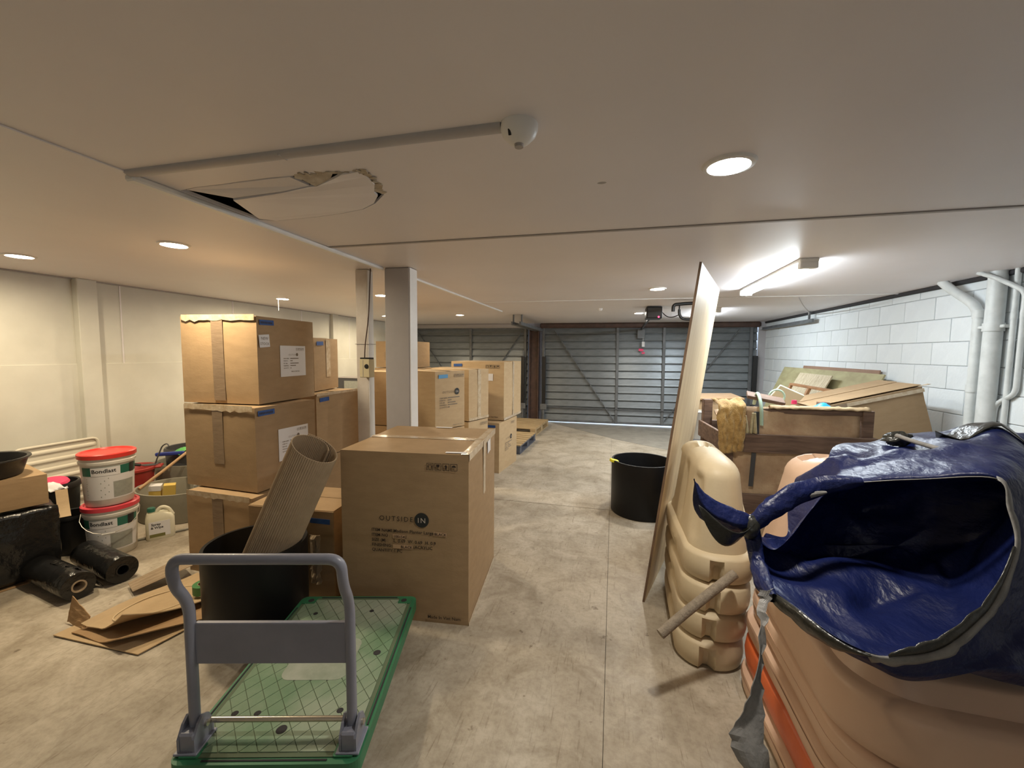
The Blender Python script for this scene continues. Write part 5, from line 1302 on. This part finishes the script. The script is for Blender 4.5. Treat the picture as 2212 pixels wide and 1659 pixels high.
obj('tail', sheet(tail2, 8, 16, 0.002), M_TARPK, t, smooth=True)
def band(pts, ws, thick, name, mat, seed=0):
    pp = [Vector(p) for p in pts]; m = len(pp)-1
    def f(u, v):
        q = v*m; i = min(int(q), m-1); fr_ = q-i
        c = cr(pp[max(i-1, 0)], pp[i], pp[i+1], pp[min(i+2, m)], fr_); w = ws[i]*(1-fr_)+ws[i+1]*fr_
        a = 2*PI*u; d = (pp[i+1]-pp[i]).normalized(); sd = d.cross(Vector((0.3, 0.9, -0.2))).normalized(); up_ = sd.cross(d)
        rr = 1+0.30*nz((math.cos(a)*1.5, math.sin(a)*1.5+v*2, v*3+seed), 2.0)
        return c+sd*(w*math.cos(a)*rr)+up_*(thick*math.sin(a)*rr)
    return obj(name, sheet(f, 18, 30), mat, t, smooth=True)
band([K0, (0.470, 1.50, 0.885), (0.473, 1.46, 0.825), (0.470, 1.38, 0.795), (0.475, 1.32, 0.785)], [0.022, 0.024, 0.022, 0.026, 0.014], 0.016, 'gathered_edge', M_TARP, 2)
band([K0, (0.515, 1.515, 0.975), (0.577, 1.535, 1.022), (0.70, 1.58, 1.062), (0.80, 1.56, 1.092)], [0.020, 0.030, 0.034, 0.030, 0.012], 0.014, 'gathered_edge', M_TARP, 5)
band([(0.56, 1.523, 1.005), (0.62, 1.545, 1.03), (0.70, 1.56, 1.045)], [0.004, 0.016, 0.004], 0.004, 'hem_strip', M_TARPG, 8)
# bundle tie on top
obj('tie_cord', tube(BM(), bend([(1.03, 1.82, 1.205), (1.05, 1.74, 1.195), (1.075, 1.64, 1.19)], 0.05), 0.008, 8), M_TARPG, t, smooth=50)
def bun(u, v):
    a = 2*PI*u; b_ = PI*(v-0.5); r = 0.030*(1+0.6*nz((math.cos(a)*2, math.sin(a)*2, v*4), 1.5)); return Vector((1.06, 1.86, 1.185))+Vector((r*1.6*math.cos(b_)*math.cos(a), r*math.cos(b_)*math.sin(a), r*0.8*math.sin(b_)))
obj('bundled_corner', sheet(bun, 18, 12), M_TARPK, t, smooth=True)
# torn grey strip hanging from the mouth
pts = [Vector(p) for p in ((0.462, 1.33, 0.805), (0.440, 1.295, 0.775), (0.430, 1.26, 0.735), (0.408, 1.20, 0.639), (0.380, 1.15, 0.560), (0.370, 1.13, 0.500), (0.372, 1.11, 0.445), (0.375, 1.10, 0.36), (0.38, 1.09, 0.25))]
wd = [0.05, 0.03, 0.02, 0.030, 0.085, 0.075, 0.085, 0.10, 0.11]
HL = [-0.020, -0.012, -0.009, -0.012, -0.030, -0.052, -0.028, -0.060, -0.045]
HR = [0.030, 0.014, 0.008, 0.014, 0.034, 0.040, 0.050, 0.036, 0.062]
hr = random.Random(4); HJ = [(hr.uniform(-0.007, 0.007), hr.uniform(-0.007, 0.007)) for _ in range(40)]
def hang(u, v):
    s_ = v*(len(pts)-1); i = min(int(s_), len(pts)-2); f_ = s_-i; p = pts[i].lerp(pts[i+1], f_)
    a_ = HL[i]*(1-f_)+HL[i+1]*f_+HJ[int(v*36)][0]; b_ = HR[i]*(1-f_)+HR[i+1]*f_+HJ[int(v*36)][1]
    return p+Vector((0.95, 0.30, 0))*(a_+(b_-a_)*u)+Vector((0.0, -0.014*math.sin(u*PI)*math.cos(v*9)+0.01*math.sin(v*13+u*2), 0))
obj('torn_strip', sheet(hang, 6, 36, 0.002), M_TARPG, t)
tag(obj('foil_strip', sheet(lambda u, v: (1.255+0.05*u+0.10*v, 1.30+0.05*v-0.02*u, 0.62-0.22*v+0.008*nz((u*5, v*9, 0), 2)), 6, 14, 0.003), nmat('foil', (0.45, 0.45, 0.45), 0.4, metal=0.5, bump=0.8, bscale=60)), 'crinkled silver foil strip hanging at lower right below the tarp', 'foil')

# ---------------------------------------------------------------- crate behind the barriers
CRX, CRY, CW, CD, CH = 1.265, 3.63, 0.97, 0.60, 1.115
CR = rad(4)
t = thing('wooden_crate', 'dark weathered timber crate lined with stained sacking', 'crate', (CRX, CRY, 0), CR)
for sx in (-1, 1):
    for sy in (-1, 1): obj('post', box((sx*(CW/2-0.035), sy*(CD/2-0.035), CH/2), (0.07, 0.07, CH), 0.003), M_CRATE, t)
for z, hh in ((0.86, 0.135), (0.42, 0.13), (0.09, 0.12)):
    obj('plank', box((0.005, -CD/2-0.012, z), (CW+0.03, 0.022, hh), 0.003), M_CRATE, t)
    obj('plank', box((0, CD/2+0.012, z), (CW, 0.022, hh), 0.003), M_CRATE, t)
    for sx in (-1, 1): obj('plank', box((sx*(CW/2+0.011), 0, z), (0.022, CD, hh), 0.003), M_CRATE, t)
obj('top_rail', box((0, -CD/2+0.035, CH-0.02), (CW, 0.05, 0.035), 0.003), M_CRATE, t)
def lin(u, v):
    x = -CW/2+0.07+(CW-0.15)*u; z = 0.1+(CH-0.09)*v; return (x, -CD/2+0.012-0.018*math.sin(v*9+u*2)*math.sin(u*PI)-0.010*nz((u*5, v*5, 0), 1.5), z)
obj('lining', sheet(lin, 20, 26, 0.006), M_LINING, t, smooth=True)
def lin2(u, v):
    x = -CW/2+0.09+(CW-0.16)*u; return (x, -CD/2+0.03+0.5*v, CH+0.004+0.018*nz((u*6, v*6, 0), 1.3)-0.05*v)
obj('lining_fold', sheet(lambda u, v: (-CW/2+0.30+(CW-0.33)*u, -CD/2-0.012+0.05*v, CH+0.002+0.022*math.sin(PI*v)+0.010*nz((u*9, v*2, 0), 2)), 30, 6, 0.004), M_CARDP, t, smooth=True)
obj('contents', sheet(lambda u, v: (-CW/2+0.08+(CW-0.16)*u, -CD/2+0.07+(CD-0.14)*v, CH-0.10+0.05*nz((u*5, v*5, 0), 1.5)), 16, 12, 0.01), M_LINING, t, smooth=True)
for x0, a in ((-0.27, -0.04), ):
    obj('strap', box((x0, -CD/2-0.006, 0.99), (0.035, 0.006, 0.20), 0.001, (0, a, 0)), M_STRAP, t)
    obj('strap', box((x0-0.015, -CD/2-0.012, 0.665), (0.03, 0.006, 0.25), 0.001, (0, a*-1, 0)), M_STRAP, t)
def rot2(x, y): return (CRX+x*math.cos(CR)-y*math.sin(CR), CRY+x*math.sin(CR)+y*math.cos(CR))
# sack draped on the left corner
def sack(u, v):
    # v: 0 inside top .. 1 hanging bottom
    x = -CW/2-0.045+0.165*u
    if v < 0.3: q = v/0.3; y = -CD/2+0.16-0.20*q; z = CH+0.035+0.018*math.sin(PI*q)-0.03*(1-u)*q
    else: q = (v-0.3)/0.7; y = -CD/2-0.045-0.020*math.sin(q*4); z = CH+0.03-0.34*q-0.03*(1-u)
    x += -0.03*(1-u)*max(0, 0.5-abs(v-0.45))*2+0.010*nz((u*3, v*5, 1), 2)
    n_ = 0.045*nz((u*4, v*3, 0), 1.6)
    X, Y = rot2(x, y-abs(n_)*0.7-0.006); return (X, Y, z+0.5*n_*(v < 0.3))
tag(obj('hessian_sack', sheet(sack, 22, 44, 0.005), M_HESSIAN, smooth=True), 'golden brown hessian sack draped over the left corner of the crate', 'sack')
def rag2(x0, w, z0, z1, lab):
    def f(u, v):
        x = x0+w*(u-0.5)*(0.55+0.5*v); X, Y = rot2(x, -CD/2-0.028-0.012*math.sin(u*9)*v); return (X, Y, z0+(z1-z0)*v)
    tag(obj('hanging_rag', sheet(f, 12, 14, 0.004), M_RAG, smooth=True), lab, 'rag', 'pale rags on the crate')
rag2(-CW/2+0.115, 0.075, 1.065, 0.935, 'wider pale rag hanging on the crate beside the sack')
rag2(-CW/2+0.185, 0.045, 1.085, 0.935, 'narrow pale rag hanging on the crate, right of the wider rag')
# things lying on the crate
X, Y = rot2(-0.14, -0.10)
tag(obj('dark_board', box((X, Y, CH+0.055), (0.25, 0.16, 0.025), 0.003, (0.15, 0.18, -0.2)), M_CRATE), 'dark stained board lying on top of the crate', 'board')
X, Y = rot2(-0.23, -0.11)
tag(obj('green_strap', tube(BM(), bend([(X, Y-0.22, CH-0.12), (X-0.005, Y-0.215, CH+0.02), (X, Y-0.12, CH+0.10), (X+0.03, Y+0.02, CH+0.09), (X+0.04, Y+0.1, CH)], 0.07), 0.012, 8), nmat('pale_green_strap', (0.40, 0.55, 0.44), 0.5), smooth=50), 'pale green strap looped over the crate beside the dark board', 'strap')
X, Y = rot2(0.12, 0.16)
tag(obj('tilted_board', box((X, Y, CH+0.045), (0.20, 0.02, 0.15), 0.003, (0.55, 0.42, 0.1)), nmat('offwhite_board', (0.58, 0.56, 0.44), 0.6)), 'off-white board tilted on the crate behind the dark board', 'board')
X, Y = rot2(0.0, 0.04)
tag(obj('pale_ring', tube(BM(), [(X+0.055*math.cos(2*PI*k/18), Y, CH+0.055+0.055*math.sin(2*PI*k/18)) for k in range(19)], 0.008, 8), nmat('pale_green_strap', (0.4, 0.55, 0.44), 0.5), smooth=50), 'pale plastic ring leaning on the off-white board', 'ring')
X, Y = rot2(0.05, -0.13)
tag(obj('pink_cap', lathe(BM(), [(0, 0.03), (0.016, 0.028), (0.02, 0.0), (0, 0)], 14, (X, Y, CH+0.02)), M_PINK, smooth=40), 'tiny pink cap on the crate beside the dark board', 'cap')
X, Y = rot2(0.22, -0.18)
tag(obj('blue_bag', sheet(lambda u, v: (X+0.11*(u-.5), Y+0.09*(v-.5), CH+0.005+0.035*math.sin(PI*u)*math.sin(PI*v)+0.006*nz((u*4, v*4, 0), 2)), 12, 10, 0.002), nmat('bright_blue_plastic', (0.03, 0.36, 0.75), 0.4), smooth=True), 'scrap of bright blue plastic on the edge of the crate', 'plastic')

# cardboard carton tilted against the block wall
TA = rad(15); TBW, TBD, TBH = 0.815, 0.55, 1.075
t = thing('tilted_carton', 'big cardboard carton tilted against the block wall behind the crate', 'box', (1.975, 4.10, 0.004), rad(2), 'tilted cartons')
def tilt(o): o.rotation_euler = (0, -TA, 0); return o
def tb_(c, s, m, nm, bev=0.002): return tilt(obj(nm, box(c, s, bev), m, t))
b = soft_box(TBW, TBD, TBH, 77, 0.010, 0.008, 9); bmesh.ops.translate(b, vec=(TBW/2, TBD/2, 0), verts=b.verts); tilt(obj('body', b, M_CARD, t))
tb_((TBW/2, TBD*0.28, TBH+0.012), (TBW, TBD*0.52, 0.005), M_CARD, 'flap')
tb_((TBW/2, TBD*0.76, TBH+0.018), (TBW*0.99, TBD*0.46, 0.005), M_CARD, 'flap')
tb_((TBW*0.24, -0.0125, TBH/2), (0.10, 0.001, TBH*0.98), M_TAPE, 'packing_tape', 0)
tb_((TBW/2, -0.008, TBH-0.03), (TBW, 0.004, 0.03), M_CLEARTAPE, 'packing_tape', 0)
tilt(obj('torn_tape', sheet(lambda u, v: (TBW-0.03+0.09*u, 0.0+0.03*v, TBH+0.005+0.012*nz((u*5, v*5, 0), 2)), 8, 4, 0.001), M_CLEARTAPE, t))

# sheets leaning on the block wall
def lean(label, y0, y1, xt, xb, zt, th, mat, name, cut=0.0):
    t_ = thing(name, label, 'board', (0, 0, 0))
    d = Vector((xt-xb, 0, zt)); e = d.normalized(); n_ = Vector((-e.z, 0, e.x))*th
    P_ = [Vector((xb, y0, 0)), Vector((xb, y1, 0)), Vector((xt, y1-cut, zt)), Vector((xt, y0+cut*0, zt))]
    V_ = P_+[p+n_ for p in P_]
    b_ = BM(); b_.from_mesh(pydata(V_, [(0, 1, 2, 3), (7, 6, 5, 4), (0, 4, 5, 1), (1, 5, 6, 2), (2, 6, 7, 3), (3, 7, 4, 0)])); bmesh.ops.recalc_face_normals(b_, faces=b_.faces)
    obj('sheet', b_, mat, t_); return t_
lean('brown hardboard sheet furthest back against the block wall', 5.22, 7.05, 2.77, 2.58, 1.345, 0.012, M_BROWNBD, 'hardboard_sheet')
lean('greenish treated plywood sheet leaning on the block wall', 5.0, 7.55, 2.70, 2.16, 1.305, 0.016, M_PLYGREEN, 'treated_plywood')
lean('small pale patterned board leaning on the greenish plywood', 5.75, 6.75, 2.57, 1.98, 1.25, 0.014, M_OSB, 'patterned_board', 0.12)
t = thing('window_frame', 'reddish timber frame with crossbars leaning on the patterned board', 'frame', (0, 0, 0))  # timber window frame; the crossbars divide its panes
f0 = Vector((1.86, 5.10, 0)); f1 = Vector((1.86, 6.15, 0)); up = Vector((0.42, 0, 1.12))
for a, b_ in ((f0, f0+up), (f1, f1+up), (f0+up, f1+up), (f0, f1), ((f0+f1)/2, (f0+f1)/2+up), (f0+up*0.62, f1+up*0.62)):
    obj('rail', bar(BM(), a, b_, 0.05, 0.03, 0.003), M_REDWOOD, t)
# carton, pail and bin beyond the plywood
t, D = carton('tall cardboard carton with loose lid beyond the plywood sheet', 1.10, 4.98, 3, 0.44, 0.40, 0, 1.02, M_CARD, 'open cartons')
obj('lid', box((0.0, 0.0, 1.035), (0.47, 0.44, 0.02), 0.003, (0.03, -0.03, 0)), M_CARDIN, t)
tag(obj('white_pail', lathe(BM(), [(0, 0), (0.085, 0), (0.10, 0.25), (0.105, 0.26), (0.09, 0.262), (0.08, 0.01), (0, 0.01)], 28, (0.80, 4.25, 0.70)), M_PAIL, smooth=40), 'white pail standing on a dark bin beyond the plywood', 'bucket')
tag(obj('dark_bin', box((0.82, 4.25, 0.35), (0.30, 0.32, 0.698), 0.012), M_GREYBOX), 'dark square bin under the white pail beyond the plywood', 'bin')
